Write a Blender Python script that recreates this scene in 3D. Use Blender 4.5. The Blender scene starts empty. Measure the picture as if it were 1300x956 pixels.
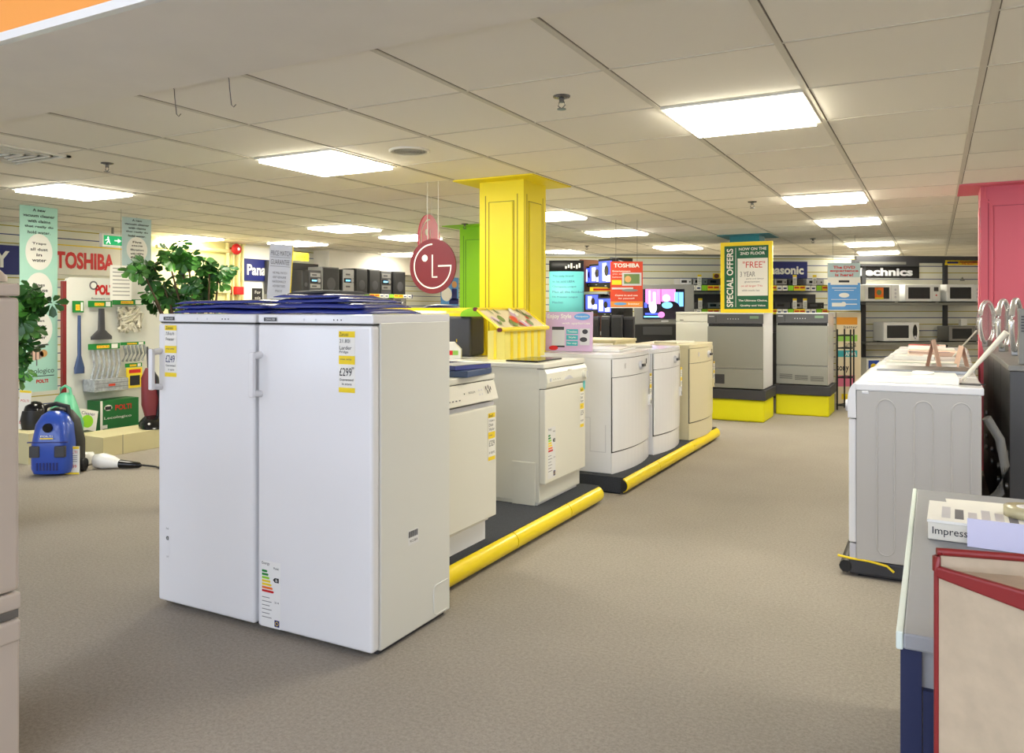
import bpy, math, random
from mathutils import Matrix, Vector
random.seed(7)
PI = math.pi
SC = bpy.context.scene
COL = SC.collection
# ------------------------------------------------------------------ camera model (1300 x 956 frame)
YAW = math.radians(28.2); CS, SN = math.cos(YAW), math.sin(YAW)
EYE = 1.31; CEIL = 2.31; F = 1000.0; CX = 650.0; HY = 392.0
def cw(xc, z): return (CS*xc - SN*z, SN*xc + CS*z)          # camera right/forward metres -> room x,y
def at(px, z): return cw((px-CX)/F*z, z)
def yx(px, x):
    r = (px-CX)/F; return -(CS*x + SN*x*r)/(SN - CS*r)
def xy(px, y):
    r = (px-CX)/F; return y*(CS*r - SN)/(CS + SN*r)
def dep(x, y): return -SN*x + CS*y
def hz(py, z): return EYE - (py-HY)*z/F
# ------------------------------------------------------------------ materials
def lin(c):
    r = []
    for v in c[:3]:
        v = v/255.0
        r.append(v/12.92 if v <= .04045 else ((v+.055)/1.055)**2.4)
    return (r[0], r[1], r[2], 1)
MATS = {}
def mat(name, rgb, rough=.5, metal=0, emit=0, coat=0, noise=0, nscale=60, bump=0, alpha=1, trans=0, spec=None):
    m = bpy.data.materials.new(name); m.use_nodes = True
    nt = m.node_tree; b = nt.nodes['Principled BSDF']
    c = lin(rgb)
    b.inputs['Base Color'].default_value = c
    b.inputs['Roughness'].default_value = rough
    b.inputs['Metallic'].default_value = metal
    if spec is not None: b.inputs['Specular IOR Level'].default_value = spec
    if coat: b.inputs['Coat Weight'].default_value = coat; b.inputs['Coat Roughness'].default_value = .08
    if emit:
        b.inputs['Emission Color'].default_value = c; b.inputs['Emission Strength'].default_value = emit
    if alpha < 1: b.inputs['Alpha'].default_value = alpha
    if trans: b.inputs['Transmission Weight'].default_value = trans
    tc = nt.nodes.new('ShaderNodeTexCoord'); n = nt.nodes.new('ShaderNodeTexNoise')
    n.inputs['Scale'].default_value = nscale; n.inputs['Detail'].default_value = 3
    nt.links.new(tc.outputs['Object'], n.inputs['Vector'])
    if noise:
        mx = nt.nodes.new('ShaderNodeMix'); mx.data_type = 'RGBA'
        mx.inputs[6].default_value = tuple(max(0, v*(1-noise)) for v in c[:3])+(1,)
        mx.inputs[7].default_value = tuple(min(1, v*(1+noise)) for v in c[:3])+(1,)
        cr = nt.nodes.new('ShaderNodeMapRange'); cr.inputs[1].default_value = .3; cr.inputs[2].default_value = .7
        nt.links.new(n.outputs['Fac'], cr.inputs[0]); nt.links.new(cr.outputs[0], mx.inputs[0])
        nt.links.new(mx.outputs[2], b.inputs['Base Color'])
    else:
        cr = nt.nodes.new('ShaderNodeMapRange'); cr.inputs[3].default_value = max(0, rough-.04); cr.inputs[4].default_value = min(1, rough+.04)
        nt.links.new(n.outputs['Fac'], cr.inputs[0]); nt.links.new(cr.outputs[0], b.inputs['Roughness'])
    if bump:
        bp = nt.nodes.new('ShaderNodeBump'); bp.inputs['Strength'].default_value = bump; bp.inputs['Distance'].default_value = .004
        nt.links.new(n.outputs['Fac'], bp.inputs['Height']); nt.links.new(bp.outputs[0], b.inputs['Normal'])
    MATS[name] = m
    return m
mat('appliance_white', (236,236,238), .22, coat=.3)
mat('appliance_cream', (228,226,213), .3, coat=.2)
mat('appliance_beige', (218,208,172), .35)
mat('side_white', (226,226,218), .3)
mat('silver_white', (205,205,210), .35)
mat('off_white', (225,220,205), .5)
mat('fridge_beige', (196,184,172), .4)
mat('badge_dark', (60,60,66), .3)
mat('seam', (60,58,55), .7)
mat('grey_metal', (140,140,134), .35, metal=.5)
mat('dryer_front', (150,150,142), .4, metal=.25)
mat('dryer_panel', (84,84,86), .35)
mat('display_green', (120,150,120), .3)
mat('black', (22,22,24), .5)
mat('black_gloss', (14,14,18), .15)
mat('charcoal', (58,58,62), .5)
mat('sprinkler_metal', (120,120,122), .25, metal=1)
mat('carpet_deck', (52,55,62), .95, noise=.35, nscale=180, bump=.4)
mat('yellow', (250,222,0), .35, coat=.2)
mat('yellow_column', (246,226,0), .5)
mat('green_column', (140,205,5), .5)
mat('teal_column', (20,120,135), .5)
mat('pink_column', (214,98,118), .5)
mat('groove_yellow', (150,130,0), .6); mat('groove_green', (80,140,5), .6); mat('groove_teal',(10,80,90),.6); mat('groove_pink',(160,60,80),.6)
mat('yellow_plinth', (238,232,0), .5)
mat('paper', (240,238,230), .8)
mat('paper_lilac', (216,214,238), .7)
mat('ink', (35,35,40), .7)
mat('ink_soft', (110,108,112), .8)
mat('red', (205,30,30), .5)
mat('orange', (240,120,30), .5)
mat('yel_print', (245,215,40), .6)
mat('green_print', (20,130,50), .6)
mat('lime', (150,215,40), .6)
mat('navy', (25,35,110), .5)
mat('blue', (35,75,175), .3, coat=.4)
mat('blue_plastic', (40,54,138), .25, coat=.5)
mat('slate_blue', (60,80,120), .3)
mat('sky_blue', (95,160,225), .5)
mat('aqua', (176,222,206), .6)
mat('aqua_pale', (188,212,214), .6)
mat('teal_print', (110,205,208), .5)
mat('special_green', (10,95,60), .4)
mat('maroon', (112,32,42), .5)
mat('lg_pink', (205,52,84), .5)
mat('maroon_trim', (134,36,36), .35)
mat('tan_panel', (186,168,142), .7, noise=.08, nscale=30)
mat('desk_grey', (150,152,156), .5)
mat('desk_edge', (225,238,230), .4)
mat('desk_navy', (25,35,75), .6)
mat('chrome', (225,226,230), .22, metal=.75)
mat('steel', (150,150,150), .35, metal=.9)
mat('machine_dark', (70,70,72), .4, metal=.2)
mat('machine_grey', (120,120,118), .45)
mat('glass_dark', (40,42,46), .08)
mat('leaf', (78,140,52), .4, noise=.4, nscale=9)
mat('leaf_dark', (44,92,36), .4, noise=.4, nscale=9)
mat('stem_brown', (95,75,50), .8)
mat('terracotta', (150,85,60), .8)
mat('lilac_board', (205,175,210), .6)
mat('poster_red', (215,70,40), .5)
mat('poster_orange', (235,150,60), .5)
mat('photo_green', (110,135,80), .5)
mat('photo_skin', (225,170,110), .5)
mat('cream_board', (228,214,184), .7)
mat('label_orange', (225,150,40), .6); mat('label_green', (150,205,90), .6); mat('label_teal', (60,170,180), .6); mat('label_pink', (225,120,150), .6)
mat('box_green', (25,110,50), .5)
mat('pedestal_cream', (214,205,160), .7)
mat('cream_wall', (240,232,170), .7)
mat('mint', (100,190,150), .4)
mat('wood_brown', (120,70,45), .5)
mat('white_gloss', (242,242,240), .25, coat=.3)
mat('leaflet_pink', (225,190,170), .7)
mat('sign_green', (10,150,90), .5, emit=.6)
mat('sign_white', (240,245,240), .5, emit=.5)
mat('tube_white', (255,249,230), .5, emit=15.5)
mat('fill_cool', (228,232,255), .5, emit=8.0)
mat('washer_side', (190,187,182), .4)
mat('porthole_glass', (150,152,156), .15, alpha=.35)
mat('stand_yellow', (240,226,120), .5)
mat('tile_frame', (232,228,215), .5)
mat('tbar', (205,198,182), .5); mat('tgap', (112,104,90), .8)
mat('soffit', (232,226,214), .8, noise=.02, nscale=4)
mat('fascia_orange', (250,165,75), .6)
mat('wire', (90,85,80), .5)
mat('rope_white', (232,226,205), .9, noise=.2, nscale=150, bump=.8)
mat('clear_bag', (170,175,178), .2, noise=.25, nscale=30)
mat('screen_pink', (220,110,200), .3, emit=1.0)
mat('screen_blue', (60,80,235), .3, emit=1.0)
mat('screen_white', (215,215,255), .3, emit=1.0)
mat('screen_dark', (20,15,40), .2)
mat('screen_cyan', (110,190,240), .3, emit=.9)
mat('tape_clear', (200,190,150), .2)
mat('window_glass', (235,240,240), .02, trans=1)
def carpet():
    m = mat('carpet', (164,157,147), 1, spec=.1); nt = m.node_tree; b = nt.nodes['Principled BSDF']
    tc = nt.nodes.new('ShaderNodeTexCoord')
    n1 = nt.nodes.new('ShaderNodeTexNoise'); n1.inputs['Scale'].default_value = 75; n1.inputs['Detail'].default_value = 8; n1.inputs['Roughness'].default_value = .95
    n2 = nt.nodes.new('ShaderNodeTexNoise'); n2.inputs['Scale'].default_value = 1.3; n2.inputs['Detail'].default_value = 5
    r1 = nt.nodes.new('ShaderNodeValToRGB'); r1.color_ramp.elements[0].position = .3; r1.color_ramp.elements[1].position = .7
    r1.color_ramp.elements[0].color = lin((122,115,107)); r1.color_ramp.elements[1].color = lin((188,180,168))
    r2 = nt.nodes.new('ShaderNodeMapRange'); r2.inputs[1].default_value = .3; r2.inputs[2].default_value = .7; r2.inputs[3].default_value = .92; r2.inputs[4].default_value = 1.04
    mu = nt.nodes.new('ShaderNodeVectorMath'); mu.operation = 'SCALE'
    bp = nt.nodes.new('ShaderNodeBump'); bp.inputs['Strength'].default_value = .25; bp.inputs['Distance'].default_value = .003
    L = nt.links.new
    L(tc.outputs['Object'], n1.inputs['Vector']); L(tc.outputs['Object'], n2.inputs['Vector'])
    L(n1.outputs['Fac'], r1.inputs[0]); L(n2.outputs['Fac'], r2.inputs[0]); L(r1.outputs[0], mu.inputs[0]); L(r2.outputs[0], mu.inputs['Scale'])
    L(mu.outputs[0], b.inputs['Base Color']); L(n1.outputs['Fac'], bp.inputs['Height']); L(bp.outputs[0], b.inputs['Normal'])
carpet()
def slat_mat(name, base, period, offs, c1, c2, wdt=.012):
    """cream slatwall with coloured inserts in its grooves, alternately c1 and c2"""
    m = mat(name, base, .5); nt = m.node_tree; b = nt.nodes['Principled BSDF']; L = nt.links.new
    tc = nt.nodes.new('ShaderNodeTexCoord'); sp = nt.nodes.new('ShaderNodeSeparateXYZ'); L(tc.outputs['Object'], sp.inputs[0])
    prev = None
    def M(op, a, bv):
        n = nt.nodes.new('ShaderNodeMath'); n.operation = op
        if hasattr(a, 'links'): L(a, n.inputs[0])
        else: n.inputs[0].default_value = a
        n.inputs[1].default_value = bv
        return n.outputs[0]
    col = None
    for k, c in enumerate((c1, c2)):
        s = M('ADD', sp.outputs['Z'], offs + k*period)
        f = M('PINGPONG', s, period)      # 0 at multiples of 2*period
        g = M('LESS_THAN', f, wdt/2)
        mx = nt.nodes.new('ShaderNodeMix'); mx.data_type = 'RGBA'; L(g, mx.inputs[0])
        if col is None: mx.inputs[6].default_value = lin(base)
        else: L(col, mx.inputs[6])
        mx.inputs[7].default_value = lin(c); col = mx.outputs[2]
    L(col, b.inputs['Base Color'])
slat_mat('slatwall', (226,224,208), .10, .03, (45,60,120), (175,160,40))
slat_mat('slatwall_grey', (196,196,188), .10, .03, (50,60,110), (165,150,60))
def tile_mat():
    m = mat('ceiling_tile', (238,232,218), .85); nt = m.node_tree; b = nt.nodes['Principled BSDF']; L = nt.links.new
    tc = nt.nodes.new('ShaderNodeTexCoord'); mp = nt.nodes.new('ShaderNodeMapping')
    mp.inputs['Location'].default_value = (.517/.694, -2.395/.694, .5); mp.inputs['Scale'].default_value = (1/.694, 1/.694, 0)
    fl = nt.nodes.new('ShaderNodeVectorMath'); fl.operation = 'FLOOR'
    wn = nt.nodes.new('ShaderNodeTexWhiteNoise'); mr = nt.nodes.new('ShaderNodeMapRange'); mr.inputs[3].default_value = .94; mr.inputs[4].default_value = 1.04
    sc = nt.nodes.new('ShaderNodeVectorMath'); sc.operation = 'SCALE'; sc.inputs[0].default_value = lin((238,232,218))[:3]
    n = nt.nodes.new('ShaderNodeTexNoise'); n.inputs['Scale'].default_value = 160
    bp = nt.nodes.new('ShaderNodeBump'); bp.inputs['Strength'].default_value = .15; bp.inputs['Distance'].default_value = .002
    L(tc.outputs['Object'], mp.inputs[0]); L(mp.outputs[0], fl.inputs[0]); L(fl.outputs[0], wn.inputs[0]); L(wn.outputs['Value'], mr.inputs[0]); L(mr.outputs[0], sc.inputs['Scale'])
    L(sc.outputs[0], b.inputs['Base Color']); L(tc.outputs['Object'], n.inputs['Vector']); L(n.outputs['Fac'], bp.inputs['Height']); L(bp.outputs[0], b.inputs['Normal'])
tile_mat()
# ------------------------------------------------------------------ text to mesh
_TXT = {}
def text_geo(s, bold=0):
    k = (s, bold)
    if k in _TXT: return _TXT[k]
    cu = bpy.data.curves.new('t', 'FONT'); cu.body = s; cu.resolution_u = 3; cu.offset = bold
    o = bpy.data.objects.new('t', cu); COL.objects.link(o)
    bpy.context.view_layer.update()
    me = bpy.data.meshes.new_from_object(o.evaluated_get(bpy.context.evaluated_depsgraph_get()))
    vs = [tuple(v.co) for v in me.vertices]; fs = [tuple(p.vertices) for p in me.polygons]
    bpy.data.objects.remove(o); bpy.data.curves.remove(cu); bpy.data.meshes.remove(me)
    if vs:
        x0 = min(v[0] for v in vs); x1 = max(v[0] for v in vs); y0 = min(v[1] for v in vs); y1 = max(v[1] for v in vs)
        vs = [((v[0]-x0)/max(1e-6, x1-x0), (v[1]-y0)/max(1e-6, y1-y0)) for v in vs]
    _TXT[k] = (vs, fs); return _TXT[k]
# ------------------------------------------------------------------ mesh builder
class MB:
    def __init__(s): s.v = []; s.f = []; s.m = []; s.sm = []; s.mats = []; s.M = Matrix.Identity(4)
    def mi(s, name):
        if name not in s.mats: s.mats.append(name)
        return s.mats.index(name)
    def add(s, vs, fs, m, smooth=False):
        n = len(s.v); k = s.mi(m)
        for v in vs: s.v.append(tuple(s.M @ Vector(v)))
        for f in fs: s.f.append(tuple(i+n for i in f)); s.m.append(k); s.sm.append(smooth)
        return s
    def box(s, x0, x1, y0, y1, z0, z1, m):
        vs = [(x0,y0,z0),(x1,y0,z0),(x1,y1,z0),(x0,y1,z0),(x0,y0,z1),(x1,y0,z1),(x1,y1,z1),(x0,y1,z1)]
        return s.add(vs, [(0,3,2,1),(4,5,6,7),(0,1,5,4),(1,2,6,5),(2,3,7,6),(3,0,4,7)], m)
    def prism(s, pts, a0, a1, m, axis='z', smooth=False):
        """pts: polygon in the two other axes, extruded along axis"""
        n = len(pts)
        def mk(p, a):
            if axis == 'z': return (p[0], p[1], a)
            if axis == 'y': return (p[0], a, p[1])
            return (a, p[0], p[1])
        vs = [mk(p, a0) for p in pts] + [mk(p, a1) for p in pts]
        s.add(vs, [(i, (i+1) % n, n+(i+1) % n, n+i) for i in range(n)], m, smooth)
        return s.add(vs, [tuple(range(n))[::-1], tuple(range(n, 2*n))], m)
    def tube(s, pts, r, m, n=8, closed=False):
        pts = [Vector(p) for p in pts]; rings = []; k = len(pts)
        for i, p in enumerate(pts):
            if closed: t = pts[(i+1) % k]-pts[i-1]
            else: t = pts[min(i+1, k-1)]-pts[max(i-1, 0)]
            t.normalize(); up = Vector((0,0,1)) if abs(t.z) < .95 else Vector((1,0,0))
            a = t.cross(up).normalized(); b = t.cross(a)
            rr = r[i] if isinstance(r, (list, tuple)) else r
            rings.append([p + a*math.cos(2*PI*j/n)*rr + b*math.sin(2*PI*j/n)*rr for j in range(n)])
        vs = [v for g in rings for v in g]; fs = []
        for i in range(k if closed else k-1):
            for j in range(n):
                fs.append((i*n+j, i*n+(j+1) % n, ((i+1) % k)*n+(j+1) % n, ((i+1) % k)*n+j))
        s.add(vs, fs, m, True)
        if not closed: s.add(vs, [tuple(range(n))[::-1], tuple(range((k-1)*n, k*n))], m)
        return s
    def lathe(s, prof, m, c=(0,0,0), axis='z', n=20):
        vs = []; k = len(prof)
        for (r, a) in prof:
            for j in range(n):
                u, w = r*math.cos(2*PI*j/n), r*math.sin(2*PI*j/n)
                if axis == 'z': p = (c[0]+u, c[1]+w, c[2]+a)
                elif axis == 'y': p = (c[0]+u, c[1]+a, c[2]+w)
                else: p = (c[0]+a, c[1]+u, c[2]+w)
                vs.append(p)
        fs = [(i*n+j, i*n+(j+1) % n, (i+1)*n+(j+1) % n, (i+1)*n+j) for i in range(k-1) for j in range(n)]
        s.add(vs, fs, m, True)
        return s.add(vs, [tuple(range(n))[::-1], tuple(range((k-1)*n, k*n))], m)
    def loft(s, secs, m, n=24, axis='z'):
        """secs: (a, cx, cy, rx, ry, e) superellipse sections"""
        vs = []
        for (a, cx, cy, rx, ry, e) in secs:
            for j in range(n):
                t = 2*PI*j/n; ct, st = math.cos(t), math.sin(t)
                u = cx + rx*math.copysign(abs(ct)**(2/e), ct); w = cy + ry*math.copysign(abs(st)**(2/e), st)
                vs.append((u, w, a) if axis == 'z' else ((u, a, w) if axis == 'y' else (a, u, w)))
        k = len(secs)
        fs = [(i*n+j, i*n+(j+1) % n, (i+1)*n+(j+1) % n, (i+1)*n+j) for i in range(k-1) for j in range(n)]
        s.add(vs, fs, m, True)
        return s.add(vs, [tuple(range(n))[::-1], tuple(range((k-1)*n, k*n))], m)
    # prints on a face looking to local -y, in x/z
    def rect(s, x0, x1, z0, z1, y, m): return s.add([(x0,y,z0),(x1,y,z0),(x1,y,z1),(x0,y,z1)], [(0,1,2,3)], m)
    def poly(s, pts, y, m): return s.add([(p[0],y,p[1]) for p in pts], [tuple(range(len(pts)))], m)
    def disc(s, cx, cz, rx, rz, y, m, n=28): return s.poly([(cx+rx*math.cos(2*PI*i/n), cz+rz*math.sin(2*PI*i/n)) for i in range(n)], y, m)
    def text(s, t, x0, x1, z0, z1, y, m, bold=.0, rot=False):
        vs, fs = text_geo(t, bold)
        if rot: P = [(x1-(v[1])*(x1-x0), y, z0+v[0]*(z1-z0)) for v in vs]
        else: P = [(x0+v[0]*(x1-x0), y, z0+v[1]*(z1-z0)) for v in vs]
        return s.add(P, fs, m)
    def arc(s, cx, cz, r, w, a0, a1, y, m, n=40):
        vs = []; 
        for i in range(n+1):
            a = a0+(a1-a0)*i/n
            vs += [(cx+(r-w/2)*math.cos(a), y, cz+(r-w/2)*math.sin(a)), (cx+(r+w/2)*math.cos(a), y, cz+(r+w/2)*math.sin(a))]
        return s.add(vs, [(2*i, 2*i+1, 2*i+3, 2*i+2) for i in range(n)], m)
    def build(s, name, parent=None, bevel=0, seg=2):
        me = bpy.data.meshes.new(name); me.from_pydata(s.v, [], s.f)
        for k in s.mats: me.materials.append(MATS[k])
        me.polygons.foreach_set('material_index', s.m); me.polygons.foreach_set('use_smooth', s.sm); me.update()
        o = bpy.data.objects.new(name, me); COL.objects.link(o)
        if parent: o.parent = parent
        if bevel:
            b = o.modifiers.new('bevel', 'BEVEL'); b.width = bevel; b.segments = seg; b.limit_method = 'ANGLE'; b.angle_limit = math.radians(50)
        return o
def place(o, loc, rz=0): o.location = loc; o.rotation_euler = (0,0,rz); return o
def tag(o, label, cat, group=None):
    o['label'] = label; o['category'] = cat
    if group: o['group'] = group
    return o
def thing(name, label, cat, loc=(0,0,0), rz=0, group=None):
    o = bpy.data.objects.new(name, None); COL.objects.link(o); o.empty_display_size = .1
    place(o, loc, rz); return tag(o, label, cat, group)
def struct(o): o['kind'] = 'structure'; return o
def dup(root, loc, rz, label=None, group=None, skip=()):
    r = root.copy(); COL.objects.link(r); place(r, loc, rz)
    if label: r['label'] = label
    if group: r['group'] = group
    for ch in list(root.children):
        if ch.name.split('.')[0] in skip: continue
        c = ch.copy(); COL.objects.link(c); c.parent = r
        for g in list(ch.children):
            d = g.copy(); COL.objects.link(d); d.parent = c
    return r
def P(mb, name, parent, bevel=0, seg=2, label=None):
    o = mb.build(name, parent, bevel, seg)
    if label: o['label'] = label
    return o
B90 = PI/2
# generic flat print: items in 0..1 (u right, v down)
def prints(mb, w, h, items, y=-.0, z0=0, step=.0012):
    for i, it in enumerate(items):
        yy = y - step*(1+it[-1])
        k = it[0]
        X = lambda u: -w/2+u*w
        Z = lambda v: z0+h*(1-v)
        if k == 'r': mb.rect(X(it[1]), X(it[3]), Z(it[4]), Z(it[2]), yy, it[5])
        elif k == 'o': mb.disc(X(it[1]), Z(it[2]), it[3]*w, it[4]*h, yy, it[5])
        elif k == 't': mb.text(it[1], X(it[2]), X(it[4]), Z(it[5]), Z(it[3]), yy, it[6], bold=it[7])
        elif k == 'T': mb.text(it[1], X(it[2]), X(it[4]), Z(it[5]), Z(it[3]), yy, it[6], bold=it[7], rot=True)
def span(px0, px1, plane, val):
    """centre, width, rotation and depth of a flat thing between two sight lines on a room plane"""
    if plane == 'y': a = (val, yx(px0, val)); b = (val, yx(px1, val)); rz = B90
    elif plane == 'x': a = (xy(px0, val), val); b = (xy(px1, val), val); rz = 0
    else: a = at(px0, val); b = at(px1, val); rz = YAW
    c = ((a[0]+b[0])/2, (a[1]+b[1])/2); w = math.hypot(a[0]-b[0], a[1]-b[1])
    return c, w, rz, dep(*c)
def board(name, label, cat, px0, px1, py0, py1, plane, val, m, items, thick=.006, group=None, edge=None):
    """a printed sign as one mesh; base at its lower edge"""
    c, w, rz, z = span(px0, px1, plane, val)
    zt, zb = hz(py0, z), hz(py1, z); h = zt-zb
    mb = MB(); mb.box(-w/2, w/2, 0, thick, 0, h, edge or m); mb.rect(-w/2, w/2, 0, h, -.0006, m)
    prints(mb, w, h, items, y=-.001)
    o = mb.build(name); place(o, (c[0], c[1], zb), rz); tag(o, label, cat, group)
    return o, c, w, h, rz, z, zb
# ================================================================== THE ROOM
XL, XR, YB, YF = -9.41, 4.5, 16.8, -4.0
GX, GY, TS = -.517, 2.395, .694
mb = MB(); mb.box(XL, XR, YF, YB, -.05, 0, 'carpet'); struct(mb.build('floor'))
mb = MB(); mb.box(XL, XR, GY, YB, CEIL, CEIL+.05, 'ceiling_tile'); struct(mb.build('ceiling'))
mb = MB()
k0 = math.floor((XL-GX)/TS)+1; k1 = math.floor((XR-GX)/TS)
for k in range(k0, k1+1):
    x = GX+k*TS; mb.box(x-.013, x+.013, GY, YB, CEIL-.005, CEIL+.001, 'tbar')
    mb.box(x+.013, x+.018, GY, YB, CEIL-.001, CEIL+.001, 'tgap')
k = 0
while GY+k*TS < YB:
    y = GY+k*TS; mb.box(XL, XR, y-.006, y+.006, CEIL-.003, CEIL+.001, 'tbar'); mb.box(XL, XR, y+.006, y+.012, CEIL-.001, CEIL+.001, 'tgap'); k += 1
struct(mb.build('trim_1'))
mb = MB(); mb.box(XL, XR, 1.70, GY, CEIL-.012, CEIL+.25, 'soffit'); struct(mb.build('ceiling_soffit'))
mb = MB(); mb.box(XL, XR, 1.68, 1.70, CEIL+.02, 3.1, 'fascia_orange'); mb.box(XL, XR, 1.67, 1.70, CEIL-.012, CEIL+.02, 'white_gloss')
for x in (-2.10, -2.04): mb.lathe([(.004,-.002),(.004,.002)], 'seam', (x, 1.679, CEIL+.08), 'y', 8)
struct(mb.build('trim_2'))
mb = MB(); mb.box(XL, XR, YF, 1.68, 3.1, 3.15, 'soffit'); struct(mb.build('ceiling_over_stairwell'))
ya, yb_ = yx(190, XL), yx(312, XL)
mb = MB(); mb.box(XL-.1, XL, YF, ya, 0, 3.1, 'slatwall'); mb.box(XL-.1, XL, yb_, YB, 0, 3.1, 'slatwall'); mb.box(XL-.1, XL, ya, yb_, 0, 3.1, 'cream_wall')
struct(mb.build('wall_left'))
mb = MB(); mb.box(XL-.1, XR+.1, YB, YB+.1, 0, 3.1, 'soffit'); struct(mb.build('wall_back'))
mb = MB(); mb.box(XR, XR+.1, YF, YB, 0, 3.15, 'soffit'); struct(mb.build('wall_right'))
mb = MB()
for a in ((XL,XL+1,0,3.1),(XR-1,XR,0,3.1)): mb.box(a[0], a[1], YF-.1, YF, 0, 3.1, 'soffit')
mb.box(XL+1, XR-1, YF-.1, YF, 0, .4, 'soffit'); mb.box(XL+1, XR-1, YF-.1, YF, 2.7, 3.1, 'soffit')
struct(mb.build('wall_front'))
mb = MB()
for i in range(6):
    x = XL+1+i*(XR-XL-2)/5; mb.box(x-.03, x+.03, YF-.08, YF-.02, .4, 2.7, 'white_gloss')
struct(mb.build('window_1'))
# slatted partition at the back of the shop
pa = cw(.45, 11.65); pb = cw(7.5, 12.35)
PW = math.hypot(pb[0]-pa[0], pb[1]-pa[1]); PR = math.atan2(pb[1]-pa[1], pb[0]-pa[0])
mb = MB(); mb.box(0, PW, 0, .08, 0, 2.10, 'slatwall'); mb.box(0, PW, -.01, .09, 2.10, 2.13, 'grey_metal')
o = mb.build('wall_partition'); place(o, (pa[0], pa[1], 0), PR); struct(o)
def part_pt(px, off=0.0):
    """point in front of the partition on a sight line: room x,y (off metres out from it)"""
    d = (CS*(px-CX)/F - SN, SN*(px-CX)/F + CS)
    nx, ny = math.sin(PR), -math.cos(PR)
    ox, oy = pa[0]+nx*off, pa[1]+ny*off
    ux, uy = math.cos(PR), math.sin(PR)
    den = d[0]*uy - d[1]*ux
    t = (ox*uy - oy*ux)/den
    return d[0]*t, d[1]*t
q_ = part_pt(1085, 0); qx = math.hypot(q_[0]-pa[0], q_[1]-pa[1])
mb = MB(); mb.box(qx, PW, -.06, 0, 2.02, 2.12, 'charcoal'); o = mb.build('trim_6'); place(o, (pa[0], pa[1], 0), PR); struct(o)
mb = MB(); mb.box(XL, XL+.35, yx(398, XL), yx(600, XL), 1.97, CEIL, 'soffit'); struct(mb.build('trim_5'))
# columns
def column(nm, cx, cy, m, g, tile, label):
    w = .194
    mb = MB(); mb.box(-w, w, -w, w, 0, CEIL, m)
    for (dx, dy, r) in ((0,-1,0),(1,0,B90),(-1,0,-B90),(0,1,PI)):
        mb.M = Matrix.Rotation(r, 4, 'Z')
        for s in (-1, 1):
            mb.box(s*.110-.004, s*.110+.004, -w-.001, -w+.01, .12, CEIL-.15-.02, g)
            mb.box(s*.140-.004, s*.140+.004, -w-.001, -w+.01, .08, CEIL-.12, g)
        mb.box(-.11, .11, -w-.001, -w+.01, CEIL-.175, CEIL-.170, g)
        mb.box(-.10, .10, -w-.006, -w+.01, .12, CEIL-.18, m)
    mb.M = Matrix.Identity(4)
    o = mb.build(nm); place(o, (cx, cy, 0)); o['kind'] = 'structure'
    mb = MB(); mb.box(tile[0], tile[0]+TS, tile[1], tile[1]+TS, CEIL-.014, CEIL-.002, m); c = mb.build(nm+'_collar'); c['kind'] = 'structure'
    return o
column('wall_column_yellow', -2.947, 5.515, 'yellow_column', 'groove_yellow', (-3.294, 5.17), '')
column('wall_column_green', -4.87, 8.30, 'green_column', 'groove_green', (-5.22, 7.95), '')
column('wall_column_teal', -2.25, 11.0, 'teal_column', 'groove_teal', (-2.6, 10.72), '')
column('wall_column_pink', .524, 7.605, 'pink_column', 'groove_pink', (.177, 7.255), '')

# ================================================================== CEILING FITTINGS
LG = 'square ceiling light panels'
def light_proto(tube='tube_white'):
    t = thing('ceiling_light', '', 'light', (0,0,CEIL), 0, LG)
    a = TS/2-.012
    mb = MB()
    for (x0,x1,y0,y1) in ((-a,a,-a,-a+.022),(-a,a,a-.022,a),(-a,-a+.022,-a+.022,a-.022),(a-.022,a,-a+.022,a-.022)): mb.box(x0,x1,y0,y1,-.012,-.001,'tile_frame')
    P(mb, 'frame', t)
    mb = MB(); mb.box(-a+.022, a-.022, -a+.022, a-.022, -.030, -.003, tube); P(mb, 'diffuser', t)
    return t
def tile_of(px, py):
    z = 1000*(CEIL-EYE)/(HY-py); x, y = at(px, z)
    i = math.floor((x-GX)/TS); j = math.floor((y-GY)/TS)
    return GX+(i+.5)*TS, GY+(j+.5)*TS
lights = [(953,142,'largest bright ceiling panel, upper right above the aisle'),
 (413,202,'ceiling panel above the two tall white fridges'),
 (104,242,'ceiling panel in front of the red lettered wall sign, far left'),
 (1052,252,'ceiling panel second nearest in the right hand line of lights'),
 (1079,281,'ceiling panel third in the right hand line of lights'),
 (1106,308,'ceiling panel fourth in the right hand line of lights'),
 (1117,320,'farthest ceiling panel in the right hand line of lights'),
 (437,285.5,'ceiling panel between the tall fridges and the round red sign'),
 (246,299,'ceiling panel over the leafy plant by the cream wall'),
 (382,311,'ceiling panel above the dark hi-fi shelves'),
 (556,301,'ceiling panel directly behind the round red hanging signs'),
 (720,269.5,'ceiling panel just right of the yellow column'),
 (788,291,'ceiling panel above the orange red poster'),
 (882,314,'ceiling panel left of the special offers board'),
 (704,320,'small distant ceiling panel above the teal banner'),
 (748,326,'farthest ceiling panel above the wall of televisions'),
 (982,323,'distant ceiling panel just right of the special offers board'),
 (513,324,'distant ceiling panel just left of the round red sign')]
seen = set(); proto = None
for px, py, lb in lights:
    x, y = tile_of(px, py)
    if (round(x,2), round(y,2)) in seen: continue
    seen.add((round(x,2), round(y,2)))
    if proto is None: proto = light_proto(); proto.location = (x, y, CEIL); proto['label'] = lb
    else: dup(proto, (x, y, CEIL), 0, lb)
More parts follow.
